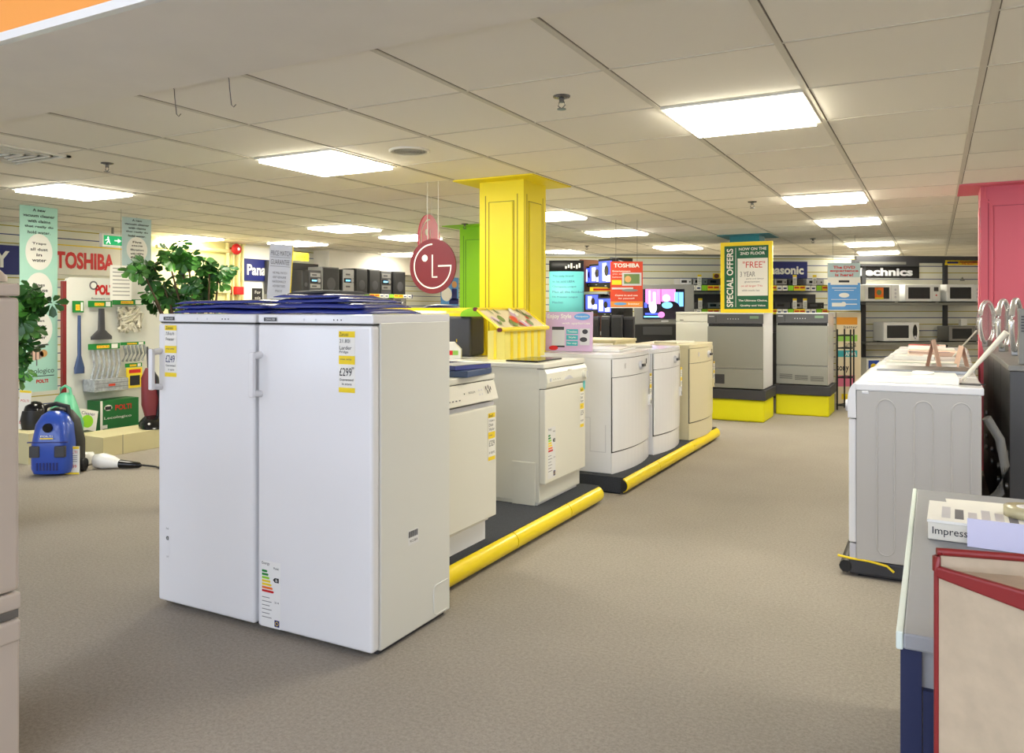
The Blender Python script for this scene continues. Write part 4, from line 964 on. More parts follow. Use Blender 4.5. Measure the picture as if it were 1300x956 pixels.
o, c, w, h, rz, z, zb = vac_banner(25, 73, 262.5, 497, x, 'long pale green hanging banner with fish picture and round captions, far left', 'aqua', [['Traps','all dust','in','water'],['Does','not use','bags'],['Just','empty','dirty','water']])
mb = MB(); mb.tube([(-w/4,0,h),(-w/4,0,h+CEIL-zb-h)], .002, 'wire', 5); mb.tube([(w/4,0,h),(w/4,0,h+CEIL-zb-h)], .002, 'wire', 5); P(mb, 'wire', o)
z = 1000/(392-276); x, y = at(173, z)
o, c, w, h, rz, z, zb = vac_banner(155, 192, 277, 440, x, 'pale blue hanging banner left of the leafy plant, partly covered by a list', 'aqua_pale', [['Five','stage','filtration','with HEPA','filter'],['Remote','control','in','handle']], False)
mb = MB(); mb.tube([(0,0,h),(0,0,CEIL-zb)], .002, 'wire', 5); P(mb, 'wire', o)
# ------------------------------------------------------------------ vacuum display stand
SX = -7.45
c, w, rz, z = span(84, 205, 'y', SX)
t = thing('display_stand', 'white pegboard stand with red edge holding cleaner accessories, left side', 'stand', (c[0], c[1], 0), rz)
ZT, ZS = hz(354, z), hz(540, z)
mb = MB(); mb.prism([(-w/2,ZS),(w/2,ZS),(w/2,ZT)] + [(-w/2+.05-.05*math.sin(a*PI/12), ZT-.05+.05*math.cos(a*PI/12)) for a in range(7)], 0, .03, 'side_white', 'y'); P(mb, 'back_board', t)
mb = MB(); mb.box(-w/2-.035, -w/2, -.005, .035, ZS, ZT-.04, 'maroon_trim'); P(mb, 'edge_strip', t, label='dark red edge strip')
mb = MB(); mb.text('POLTI', -w/2+.28*w, -w/2+.49*w, ZT-.17, ZT-.065, -.003, 'red', .06); mb.disc(-w/2+.262*w, ZT-.075, .045, .045, -.003, 'ink_soft'); mb.disc(-w/2+.262*w, ZT-.075, .030, .030, -.0045, 'paper'); mb.text('floorcare centre', -w/2+.24*w, -w/2+.49*w, ZT-.215, ZT-.195, -.003, 'ink'); P(mb, 'lettering', t)
mb = MB(); mb.box(-w/2-.05, w/2, -.45, .03, ZS-.04, ZS, 'black'); P(mb, 'shelf', t, .004)
mb = MB(); mb.box(-w/2+.05, w/2-.05, -.33, .03, .0, ZS-.041, 'pedestal_cream'); P(mb, 'base', t)
def on_stand(px, py, off=0):   # point on the board (depth off in front), in room coords
    X = SX+off; Y = yx(px, X); return X, Y, hz(py, dep(X, Y))
def hang_pack(px0, px1, py0, py1, label, mat_, kind, off=.05):
    X, Y0, _ = on_stand(px0, py0, off); _, Y1, _ = on_stand(px1, py0, off); zz = dep(X, (Y0+Y1)/2); zt_, zb_ = hz(py0, zz), hz(py1, zz)
    t = thing('accessory_pack', label, 'accessory pack', (X, (Y0+Y1)/2, zb_), B90); ww = Y1-Y0; hh = zt_-zb_
    mb = MB(); mb.box(-ww/2, ww/2, -.004, .004, hh*.84, hh, 'green_print'); mb.rect(-ww*.25, ww*.15, hh*.87, hh*.95, -.006, 'yel_print'); mb.text('POLTI', -ww*.22, ww*.12, hh*.885, hh*.935, -.008, 'red'); mb.rect(ww*.22,ww*.42,hh*.86,hh*.98,-.006,'paper'); P(mb, 'header_card', t)
    mb = MB(); rnd = random.Random(int(px0))
    if kind == 'fluff':
        for i in range(26): mb.tube([(rnd.uniform(-ww*.42,ww*.42), rnd.uniform(-.04,-.0), hh*rnd.uniform(.05,.8)) for _ in range(5)], .016, mat_, 6)
        P(mb, 'mop_head', t)
    elif kind == 'nozzle':
        mb.loft([(0,0,-.02,ww*.45,.02,3),(hh*.08,0,-.02,ww*.45,.02,3),(hh*.25,0,-.02,ww*.15,.02,2),(hh*.8,0,-.02,ww*.12,.018,2)], mat_, 16); P(mb, 'nozzle', t)
    elif kind == 'tubes':
        for i in range(6): xx = -ww*.4+ww*.16*i; mb.tube([(xx,-.02,hh*.82),(xx+.02,-.02,hh*.4),(xx-.02,-.02,0)], .012, mat_, 8)
        P(mb, 'hose', t)
    else:
        mb.box(-ww*.45, ww*.45, -.02, .0, 0, hh*.82, mat_)
        if kind == 'card': mb.rect(-ww*.3,ww*.3,hh*.1,hh*.5,-.022,'ink'); mb.rect(-ww*.35,ww*.35,hh*.6,hh*.75,-.022,'red')
        P(mb, 'pack', t)
    return t
hang_pack(92, 106, 382, 474, 'long narrow clear pack with blue tube at the left of the stand', 'slate_blue', 'nozzle')
hang_pack(112, 142, 382, 431, 'pack with dark upholstery nozzles, top middle of the stand', 'charcoal', 'nozzle')
hang_pack(143, 182, 380, 424, 'pack of white fluffy mop heads, top right of the stand', 'rope_white', 'fluff')
hang_pack(112, 152, 436, 482, 'clear pack of grey tubes hanging in the second row', 'clear_bag', 'tubes')
hang_pack(153, 184, 434, 458, 'clear pack of small brushes, second row right', 'clear_bag', 'tubes')
hang_pack(159, 180, 461, 492, 'yellow and green carded pack beside the fridge handle', 'yel_print', 'card')
# boxes at foot of stand
def stand_box(px0, px1, py0, py1, label, m, items, off=.12, dd=.2, rzx=0, zfix=None):
    X, Y0, _ = on_stand(px0, py0, off); _, Y1, _ = on_stand(px1, py0, off); zz = dep(X, (Y0+Y1)/2); zt_, zb_ = hz(py0, zz), hz(py1, zz)
    if zfix is not None: zt_ += zfix-zb_; zb_ = zfix
    ww = Y1-Y0; hh = zt_-zb_; mb = MB(); mb.box(-ww/2, ww/2, 0, dd, 0, hh, m); prints(mb, ww, hh, items, -.001)
    o = mb.build('carton'); place(o, (X, (Y0+Y1)/2, zb_), B90+rzx); return tag(o, label, 'box', None)
stand_box(127, 176, 497, 534, 'green and white cleaner carton standing on the black shelf', 'box_green', [('r',0,0,.06,1,'paper',1),('o',.2,.25,.10,.10,'paper',1),('r',.12,.2,.28,.32,'ink',2),('t','POLTI',.38,.18,.80,.36,'red',.03,1),('t','Lecologico',.10,.55,.8,.66,'paper',.0,1),('r',.05,.82,.18,.94,'paper',1)], .22, .2, 0, ZS+.001)
stand_box(120, 163, 481, 496, 'grey pack of flat filters lying on the green carton', 'clear_bag', [('r',.4,.4,.6,.6,'poster_red',1),('r',0,.3,1,.34,'ink_soft',1),('r',0,.65,1,.69,'ink_soft',1)], .20, .18)
X, Y, _ = on_stand(108, 534, .40); mb = MB(); mb.box(-.10,.10,-.002,.002,0,.25,'paper'); mb.disc(0,.14,.06,.06,-.004,'lime'); mb.text('Cleaner',-.07,.07,.20,.23,-.004,'navy'); mb.text('POLTI',-.06,.06,.02,.05,-.004,'red'); o = mb.build('leaflet'); place(o, (X, Y, ZS+.005), B90); o.rotation_euler = (-.15,.25,B90); tag(o, 'tilted colourful leaflet leaning on the black shelf of the stand', 'leaflet')
# paper list hanging
o, *_ = board('price_list', 'white typed price list hanging in front of the white stand', 'list', 140, 167, 337, 381, 'y', SX+.25, 'paper', [('r',.1,.08+.11*i,.9,.10+.11*i,'ink_soft',1) for i in range(8)], .003)
mb = MB(); mb.tube([(0,0,0),(0,0,CEIL-o.location.z-.25)], .0015, 'wire', 5); q = mb.build('wire', o); q.location = (0,0,.30)
# cream pedestal in front with upright cleaner
x, y, _ = 0, 0, 0
p0 = at(125, 6.75); t = thing('low_plinth', 'low cream plinth with an upright cleaner on it, left of the tall fridges', 'plinth', (-6.65, 4.61, 0), B90)
mb = MB(); mb.box(-.20,.60,-.2,.22,0,.175,'pedestal_cream'); P(mb,'box',t,.004); mb = MB(); mb.box(-.01,-.006,-.202,-.2,0,.175,'ink_soft'); P(mb,'seam',t)
px_, py_ = -6.60, yx(193, -6.60); t = thing('upright_vacuum', 'dark red and black upright vacuum beside the left tall fridge', 'vacuum', (px_, py_, .176), B90-.35); t.scale = (.85,.85,.85)
mb = MB(); mb.loft([(0,0,-.05,.14,.16,3),(.06,0,-.04,.14,.15,3),(.11,0,0,.09,.09,2.5),(.14,0,.03,.05,.05,2)], 'black_gloss', 24); P(mb,'floor_head',t)
mb = MB(); mb.loft([(.10,0,.03,.06,.06,2.5),(.25,0,.06,.09,.07,3),(.55,0,.11,.08,.06,3),(.66,0,.13,.03,.03,2)], 'maroon', 24); P(mb,'body',t)
mb = MB(); mb.tube([(.05,-.02,.1),(.09,-.01,.3),(.07,.06,.55),(.02,.13,.66)], .022, 'black', 10); P(mb,'hose',t)
mb = MB(); mb.tube([(0,.13,.64),(0,.17,.9)], .012, 'charcoal', 8); P(mb,'handle',t)
# hand vacuum and white bottles on floor
def floor_at(px, py): return at(px, EYE*F/(py-HY))
bx_, by_ = floor_at(138, 595); t = thing('handheld_vacuum', 'white handheld steam cleaner with dark nozzle lying on the floor by the cream plinth', 'cleaner', (bx_, by_, 0), YAW)
mb = MB(); mb.M = Matrix.Translation((0,0,.065)); mb.loft([(-.13,0,0,.02,.02,2),(-.11,0,0,.055,.055,2),(-.04,0,0,.064,.064,2),(.04,0,-.01,.05,.05,2),(.10,0,-.025,.03,.03,2)], 'white_gloss', 20, 'x'); P(mb,'body',t)
mb = MB(); mb.M = Matrix.Translation((0,0,.04)); mb.loft([(.09,0,0,.035,.035,2),(.16,0,-.005,.034,.03,2),(.25,0,-.01,.024,.024,2),(.27,0,-.012,.01,.01,2)], 'black_gloss', 18, 'x'); P(mb,'nozzle',t)
mb = MB(); mb.tube([(.26,0,.03),(.34,.03,.015),(.38,.02,.012),(.43,-.03,.012)], .008, 'black', 8); P(mb,'cord',t)
bx_, by_ = floor_at(107, 590); mb = MB(); mb.M = Matrix.Translation((0,0,.055)); mb.loft([(-.08,0,0,.02,.02,2),(-.07,0,0,.05,.052,3),(.06,0,0,.052,.052,3),(.08,0,0,.03,.03,2)], 'white_gloss', 20, 'x'); o = mb.build('plastic_container'); place(o, (bx_, by_, 0), YAW); tag(o, 'white rounded plastic container lying on the floor beside the blue vacuum', 'container')
# blue vacuum
x, y = floor_at(57, 604)
t = thing('vacuum_cleaner', 'blue and black upright drum vacuum cleaner on the floor, far left', 'vacuum', (x, y+.08, 0), .55)
S = lambda b: Matrix.Identity(4)
mb = MB(); mb.loft([(.02,0,.0,.135,.11,4),(.06,0,.0,.15,.12,4),(.25,0,.0,.15,.12,3.5),(.40,0,.01,.13,.11,3),(.47,0,.02,.095,.09,2.6),(.50,0,.02,.05,.05,2)], 'blue', 32); P(mb, 'front_shell', t, label='glossy blue front shell')
mb = MB(); mb.loft([(.015,0,.10,.165,.10,4),(.25,0,.10,.165,.10,4),(.42,0,.09,.135,.10,3),(.49,0,.08,.09,.08,2.5),(.52,0,.08,.04,.04,2)], 'black', 32); P(mb, 'rear_shell', t, label='black rear shell')
mb = MB(); mb.tube([(-.10,.04,.44),(-.085,.03,.53),(0,.02,.555),(.085,.03,.53),(.10,.04,.44)], .018, 'black', 10); P(mb, 'handle', t)
mb = MB(); mb.lathe([(.036,-.012),(.036,.02)], 'black_gloss', (0,-.105,.38), 'y', 20); P(mb, 'hose_socket', t)
for s in (-1, 1): mb = MB(); mb.box(s*.095-.04, s*.095+.04, -.128, -.09, .15, .24, 'charcoal'); P(mb, 'pad', t, .008)
mb = MB()
for i in range(7): mb.box(-.075+.025*i-.006, -.075+.025*i+.006, -.124, -.11, .05, .11, 'navy')
mb.box(-.15,.15,-.1215,-.10,.265,.272,'navy'); P(mb, 'grille', t)
mb = MB(); mb.rect(-.05,.05,.295,.305,-.128,'yel_print'); mb.text('POLTI',-.045,.045,.312,.325,-.128,'paper'); P(mb, 'badge', t)
for s in (-1, 1): mb = MB(); mb.lathe([(.05,-.015),(.055,0),(.05,.015)], 'black', (s*.175,.10,.055), 'x', 20); P(mb, 'wheel', t)
# price card on floor
x, y = floor_at(92, 602); mb = MB(); mb.box(-.055,.055,-.004,.004,0,.22,'paper'); mb.rect(-.055,.055,.20,.22,-.0055,'yel_print'); mb.rect(-.055,.055,0,.015,-.0055,'yel_print'); mb.text('POLTI',-.04,.04,.165,.185,-.0055,'red'); mb.text('£399',-.035,.035,.05,.075,-.0055,'red')
for i in range(4): mb.rect(-.04,.04,.10+.015*i,.104+.015*i,-.0055,'ink_soft')
o = mb.build('price_card'); place(o, (x, y, 0), .5); tag(o, 'narrow white price card standing on the floor right of the blue vacuum', 'card')
# mint steam cleaner on a small shelf behind
x, y = at(80, 7.3); t = thing('steam_cleaner', 'mint green steam cleaner behind the blue vacuum', 'cleaner', (x, y, .166), .6)
mb = MB(); mb.loft([(.0,0,0,.15,.15,3.5),(.08,0,0,.16,.15,3),(.22,0,.03,.11,.11,2.6),(.33,0,.05,.07,.07,2.2),(.36,0,.05,.03,.03,2)], 'mint', 28); P(mb,'body',t)
mb = MB(); mb.tube([(-.05,.05,.33),(-.04,.05,.40),(0,.05,.425),(.04,.05,.40),(.05,.05,.33)], .013, 'mint', 10); P(mb,'handle',t)
mb = MB(); mb.lathe([(.02,-.01),(.02,.01)], 'white_gloss', (0,-.12,.16), 'y', 14); P(mb,'cap',t)
mb = MB(); mb.box(-.22,.20,-.2,.2,.12,.165,'black'); mb.box(-.18,.16,-.15,.18,0,.12,'pedestal_cream'); o = mb.build('low_shelf'); place(o, (x, y, 0), B90-.1); tag(o, 'low black topped shelf under the mint steam cleaner', 'shelf')
# black canister with chrome lid, left behind
x, y = at(44, 6.9); t = thing('canister_cleaner', 'black canister cleaner with shiny lid, half hidden behind the blue vacuum', 'cleaner', (x, y, .261), 0)
mb = MB(); mb.loft([(0,0,0,.09,.09,3),(.08,0,0,.10,.10,3),(.16,0,0,.09,.09,2.5)], 'black', 24); P(mb,'body',t)
mb = MB(); mb.lathe([(.085,.16),(.075,.20),(.045,.23),(.01,.24)], 'black_gloss', n=24); P(mb,'lid',t)
mb = MB(); mb.box(-.5,.25,-.2,.10,0,.26,'pedestal_cream'); o = mb.build('cream_box_plinth'); place(o, (x, y, 0), 0); tag(o, 'cream box plinth behind the blue vacuum, under the black canister', 'plinth')
x, y = at(29, 6.85); mb = MB(); mb.box(-.05,.05,-.003,.003,0,.34,'paper'); mb.rect(-.05,.05,.32,.34,-.005,'yel_print'); mb.text('POLTI',-.035,.035,.24,.26,-.005,'red'); mb.text('£499',-.035,.035,.05,.08,-.005,'red'); o = mb.build('price_card'); place(o, (x, y, .261), .5); o.rotation_euler=(0,.08,.5); tag(o, 'narrow price card by the black canister at the left edge', 'card')

# ================================================================== PLANTS
def plant(label, x, y, z0, clusters, pot_h, seed, leafm=('leaf','leaf_dark'), name='umbrella_plant', size=1.0, trunk=True):
    t = thing(name, label, 'plant', (x, y, 0)); rnd = random.Random(seed)
    mb = MB(); mb.lathe([(.12,0),(.16,pot_h*.9),(.17,pot_h*.9),(.17,pot_h),(.15,pot_h)], 'terracotta', n=24); P(mb, 'pot', t)
    st = MB(); lf = MB()
    for (cx, cz, cy, r) in clusters:
        cx *= 1
        c = Vector((cx*CS, cx*SN+cy, cz))
        st.tube([(0,0,pot_h-.02),(c.x*.3,c.y*.3,pot_h+(cz-pot_h)*.5),tuple(c)], [.016,.011,.005], 'stem_brown', 6)
        for k in range(5):
            hub = c + Vector((rnd.gauss(0,1), rnd.gauss(0,1), rnd.gauss(0,.8)))*r*.55
            st.tube([tuple(c), tuple(hub)], .0035, 'leaf_dark', 5)
            up = Vector((rnd.uniform(-.5,1.0), rnd.uniform(-1.0,.4), rnd.uniform(.1,1))).normalized()
            a = up.cross(Vector((1,0,0))).normalized(); b = up.cross(a); m = rnd.choice(leafm); n = rnd.choice((7,8,9))
            for q in range(n):
                th = 2*PI*q/n+rnd.uniform(-.15,.15); L = rnd.uniform(.075,.11)*size; wd = L*.25
                dr = a*math.cos(th)+b*math.sin(th); sd = up.cross(dr)
                dr = (dr - up*.35).normalized()
                p0 = hub; P0 = p0+dr*L*.18; P1 = p0+dr*L*.5; P2 = p0+dr*L*.85; P3 = p0+dr*L-up*L*.06
                lf.add([P0, P1+sd*wd*.8, P2+sd*wd, P3, P2-sd*wd, P1-sd*wd*.8, P1-up*.006, P2-up*.008], [(0,1,6),(1,2,7,6),(2,3,7),(3,4,7),(4,5,6,7),(5,0,6)], m, True)
    P(st, 'stem', t); P(lf, 'foliage', t); return t
x, y = at(262, 5.2)
k = 5.2/1000
cl = [((px-262)*k, hz(py, 5.2), rnd_, r*k) for (px, py, rnd_, r) in ((212,322,.1,16),(230,328,-.1,15),(196,340,0,15),(215,345,-.2,18),(240,345,.1,14),(205,362,.1,16),(225,365,-.1,18),(245,368,0,15),(262,348,.1,12),(258,362,-.1,13),(195,378,0,12),(240,384,.1,16),(212,383,0,14),(266,340,0,7),(238,326,0,9))]
plant('big leafy umbrella plant with glossy oval leaves behind the left tall fridge', x, y, 0, cl, .3, 5, size=.85)
x, y = at(-30, 4.6); k = 4.6/1000
cl = [((px+30)*k, hz(py, 4.6), cy, r*k) for (px, py, cy, r) in ((30,372,0,10),(38,380,.05,12),(30,395,0,12),(36,405,-.05,12),(24,385,0,12),(28,420,0,11),(24,452,0,10),(44,378,0,7),(22,475,0,9),(26,435,.0,9))]
plant('leafy green plant at the left edge in front of the hanging banner', x, y, 0, cl, .3, 11, size=.85)
x, y = at(438, 8.6); t = thing('fern_plant', 'small grassy fern in front of the dark hi-fi shelves', 'plant', (x, y, 0)); st = MB(); rnd = random.Random(2)
mb = MB(); mb.lathe([(.12,0),(.16,1.18),(.15,1.2)], 'charcoal', n=20); P(mb,'planter',t)
lf = MB()
for i in range(70):
    a = rnd.uniform(0, 2*PI); L = rnd.uniform(.12,.30); dx, dy = math.cos(a), math.sin(a); p = [Vector((dx*L*s, dy*L*s, 1.19+.26*s*(1-s*.55)*rnd.uniform(.5,1.0))) for s in (0,.4,.75,1)]
    sd = Vector((-dy, dx, 0))*.008; lf.add([p[0]-sd,p[0]+sd,p[1]+sd,p[1]-sd,p[2]+sd*.7,p[2]-sd*.7,p[3]], [(0,1,2,3),(3,2,4,5),(5,4,6)], 'leaf', True)
P(lf, 'foliage', t)

# ================================================================== LG DISCS
def lg(px, py, z, rz, m, label, r=.215):
    x, y = at(px, z); zc = hz(py, z); t = thing('hanging_disc_sign', label, 'sign', (x, y, zc), rz)
    mb = MB(); mb.lathe([(r,-.006),(r,.006)], m, (0,0,0), 'y', 56); P(mb, 'disc', t)
    for s, nm in ((-1,'front'),(1,'back')):
        mb = MB(); mb.M = Matrix.Rotation(0 if s < 0 else PI, 4, 'Z'); yy = -.0075; R = r*.80; wd = r*.05
        mb.arc(0, 0, R, wd, PI/2, 2*PI-.02, yy, 'paper'); mb.rect(r*.25, R+wd/2, -wd/2, wd/2+.001, yy, 'paper')
        mb.rect(-wd/2, wd/2, -r*.42, r*.42, yy, 'paper'); mb.rect(-wd/2, r*.22, -r*.42, -r*.42+wd, yy, 'paper'); mb.disc(-r*.33, r*.30, r*.125, r*.125, yy, 'paper', 20)
        P(mb, 'emblem', t)
    for xx in (-.05, .05): mb = MB(); mb.tube([(xx,0,r*.95),(xx,0,CEIL-zc)], .0022, 'paper', 5); P(mb, 'string', t)
    return t
lg(549.5, 338, 6.17, .0, 'maroon', 'round maroon disc sign with white face like emblem, hanging in front')
lg(545, 306, 7.0, 1.75, 'lg_pink', 'pinkish red disc sign with white emblem hanging edge on behind the maroon one', .235)

# price match board behind fridges
c = at(353, 4.9); t = thing('price_match_board', 'grey board lettered PRICE MATCH GUARANTEE on a stand behind the tall fridges', 'sign', (c[0], c[1], 0), YAW+.25)
zt, zb = hz(310, 4.9), hz(380, 4.9); mb = MB(); mb.M = Matrix.Translation((0,0,zb)) @ Matrix.Rotation(.06,4,'Y'); wv = .135; hh = zt-zb
mb.box(-wv/2, wv/2, 0, .008, 0, hh, 'silver_white')
prints(mb, wv, hh, [('t','PRICE MATCH',.06,.12,.94,.21,'ink_soft',.0,1),('t','GUARANTEE',.08,.28,.90,.37,'ink_soft',.0,1),('r',.06,.235,.94,.24,'ink',1),('r',.06,.40,.94,.405,'ink',1),('t','WE WILL MATCH',.18,.50,.82,.54,'ink_soft',0,1),('t','ANY GENUINE',.2,.58,.8,.62,'ink_soft',0,1),('t','NATIONALLY',.2,.66,.8,.70,'ink_soft',0,1),('t','ADVERTISED',.22,.74,.78,.78,'ink_soft',0,1),('t','PRICE',.35,.83,.65,.87,'ink_soft',0,1)])
P(mb, 'board', t)
mb = MB(); mb.M = Matrix.Translation((0,0,zb)) @ Matrix.Rotation(.06,4,'Y'); mb.box(wv/2, wv/2+.006, -.004, .012, 0, hh, 'yel_print'); P(mb, 'edge_strip', t)
mb = MB(); mb.tube([(0,.02,0),(0,.02,zb+.1)], .012, 'grey_metal'); mb.lathe([(.15,0),(.14,.02)], 'grey_metal', n=24); P(mb, 'stand', t)

# ================================================================== HI-FI SHELVES ON THE LEFT
SXH = -8.75
ya, yb = yx(372, SXH), yx(523, SXH); L = yb-ya
zsh = hz(371, dep(SXH, yx(440, SXH)))
t = thing('hifi_shelving', 'dark shelving along the left wall loaded with hi-fi systems', 'shelving', (SXH, ya, 0), B90)
mb = MB(); mb.box(0, L, .02, .60, 0, 1.18, 'black'); P(mb, 'lower_cabinet', t)
mb = MB(); mb.box(0, L, -.0, .60, zsh-.05, zsh-.02, 'charcoal'); P(mb, 'shelf', t); mb = MB(); mb.box(0, L, 0, .6, 1.18, 1.2, 'charcoal'); P(mb, 'shelf', t)
mb = MB(); mb.box(0, L, .55, .60, zsh-.02, zsh+.48, 'charcoal'); P(mb, 'back_panel', t)
mb = MB(); mb.box(0, L, -.012, -.001, zsh-.085, zsh-.01, 'navy')
def edge_strip(mb, a, b, z0, z1, y, n):
    for i in range(n):
        u0 = a+(b-a)*i/n; u1 = a+(b-a)*(i+.92)/n; k = i % 5
        if k in (0, 1): mb.rect(u0, u1, z0, z1, y, 'paper'); mb.rect(u0+.2*(u1-u0), u0+.8*(u1-u0), z0+.3*(z1-z0), z0+.6*(z1-z0), y-.002, 'navy')
        elif k == 2: mb.rect(u0, u1, z0, z1, y, 'lime')
        else:
            mb.rect(u0, u1+.02, z0, z1, y, 'yel_print'); mb.rect(u0+.1*(u1-u0), u1, z0+.45*(z1-z0), z0+.75*(z1-z0), y-.002, 'red')
edge_strip(mb, .02, L-.02, zsh-.08, zsh-.015, -.014, 22); P(mb, 'label_rail', t)
def hifi(name, label, cat, px0, px1, top, m, kind, zbase=None, xo=0.0, dd=.3):
    X = SXH+.0+xo; Y0, Y1 = yx(px0, X), yx(px1, X); zb = zsh-.019 if zbase is None else zbase; zz = dep(X, (Y0+Y1)/2); h = hz(top, zz)-zb; w = Y1-Y0
    t = thing(name, label, cat, (X-.04, (Y0+Y1)/2, zb), B90)
    mb = MB(); mb.box(-w/2, w/2, 0, dd, 0, h, m); b = P(mb, 'body', t, .01)
    if kind == 'deck':
        for i, f in enumerate((.70,.45,.20)):
            mb = MB(); mb.box(-w*.42, w*.42, -.006, 0, h*f, h*(f+.18), 'steel' if i != 1 else 'black_gloss'); mb.rect(-w*.3,w*.1,h*(f+.05),h*(f+.12),-.008,'badge_dark' if i != 1 else 'screen_cyan'); P(mb, 'fascia', b)
        mb = MB(); mb.lathe([(w*.12,-.02),(w*.13,0)], 'steel', (w*.25,-.006,h*.54), 'y', 16); P(mb, 'knob', b)
    elif kind == 'speaker':
        mb = MB(); mb.box(-w*.44, w*.44, -.012, 0, h*.04, h*.96, 'black'); P(mb, 'grille', b, .01)
        mb = MB(); mb.lathe([(w*.25,-.014),(w*.20,-.016),(w*.05,-.012)], 'charcoal', (0,0,h*.35), 'y', 20); P(mb, 'cone', b)
    return t
G1 = 'hi-fi pieces on the upper dark shelf'
hifi('hifi_speaker','black hi-fi speaker at the left end of the hi-fi shelf','speaker',386,394,343,'black','speaker')
hifi('mini_hifi','mini hi-fi with silver fascia between the leftmost speakers','hi-fi',395,410,343,'charcoal','deck')
hifi('hifi_speaker','grey sided speaker right of the leftmost mini hi-fi','speaker',411,433,339,'machine_grey','speaker')
hifi('mini_hifi','silver mini hi-fi in the middle of the hi-fi shelf','hi-fi',438,452,342,'steel','deck')
hifi('hifi_speaker','wide black speaker right of the silver mini hi-fi','speaker',453,469,341,'black','speaker')
hifi('hifi_speaker','black rounded speaker left of the stacked hi-fi','speaker',470,485,342,'black','speaker')
hifi('mini_hifi','tall stacked dark hi-fi with silver bands near the shelf end','hi-fi',486,499,344,'charcoal','deck')
hifi('hifi_speaker','rightmost black speaker on the hi-fi shelf','speaker',502,517,345,'black','speaker')
hifi('portable_stereo','silver portable stereo on the lower hi-fi shelf','stereo',480,495,376,'steel','deck',1.201,.05)
hifi('portable_stereo','dark portable stereo at the right end of the lower shelf','stereo',500,518,376,'charcoal','deck',1.201,.05)
hifi('portable_stereo','black portable stereo beside the fern','stereo',462,476,376,'black','deck',1.201,.05)
o, *_ = board('shelf_header', 'small yellow header card above the left end of the hi-fi shelf', 'sign', 371, 392, 333, 343, 'y', SXH+.05, 'yel_print', [('t','SAVE',.2,.3,.8,.7,'red',.02,1)], .01)
o.location.z = zsh+.47
o, *_ = board('window_poster', 'bright blue poster of a person between the maroon disc and the green column', 'poster', 560, 582, 352, 388, 'y', SXH, 'sky_blue', [('o',.75,.25,.15,.12,'photo_skin',1),('o',.3,.6,.3,.25,'paper',1),('r',.45,.75,1,.95,'navy',1),('r',.6,.4,.9,.8,'navy',1)], .01)
o, *_ = board('black_pillar_sign','narrow black sign reading For sale below the blue sign','sign',321,333,366,386,'y',SXH,'black',[('t','For',.2,.15,.8,.35,'paper',0,1),('t','sale',.2,.5,.8,.7,'paper',0,1)],.02)
# ================================================================== TELEVISION AREA
c, w, rz, z = span(697, 741, 'c', 9.4); zt, zb = hz(331, 9.4), hz(389, 9.4)
t = thing('curved_banner', 'turquoise curved text banner with black header, right of the yellow column', 'banner', (c[0], c[1], 0), rz)
def curved(z0, z1, m, r=.5, off=0):
    b = MB(); n = 14; a0 = math.asin(w/2/r); vs = []
    for i in range(n+1):
        a = -a0+2*a0*i/n; vs += [(r*math.sin(a), -r*math.cos(a)+r*.85-off, z0), (r*math.sin(a), -r*math.cos(a)+r*.85-off, z1)]
    for i in range(n+1):
        a = -a0+2*a0*i/n; vs += [(r*math.sin(a), -r*math.cos(a)+r*.85-off+.006, z0), (r*math.sin(a), -r*math.cos(a)+r*.85-off+.006, z1)]
    N = 2*(n+1); fs = []
    for i in range(n): k = 2*i; fs += [(k,k+2,k+3,k+1),(N+k,N+k+1,N+k+3,N+k+2),(k+1,k+3,N+k+3,N+k+1),(k,N+k,N+k+2,k+2)]
    fs += [(0,1,N+1,N),(2*n,N+2*n,N+2*n+1,2*n+1)]; b.add(vs, fs, m, True); return b
P(curved(zb-.3, zt-.13, 'teal_print'), 'panel', t); P(curved(zt-.13, zt, 'black'), 'header', t)
mb = MB()
for i, s in enumerate(('The only brand','to be sold UEFA','Champions League','Plus all the football','FA Premier League','Matches')):
    L = len(s)*.0175; mb.text(s, -.17, -.17+L, zt-.20-.062*i, zt-.175-.062*i, -.085, 'slate_blue')
[mb.rect(-.02+.032*i, .0+.032*i, zt-.10+.012*(i%2), zt-.07+.018*(i%3), -.083, 'paper') for i in range(6)]; P(mb, 'lettering', t)
mb = MB(); mb.box(-w/2, w/2, -.02, .02, 0, zb-.3, 'charcoal'); P(mb, 'base', t)
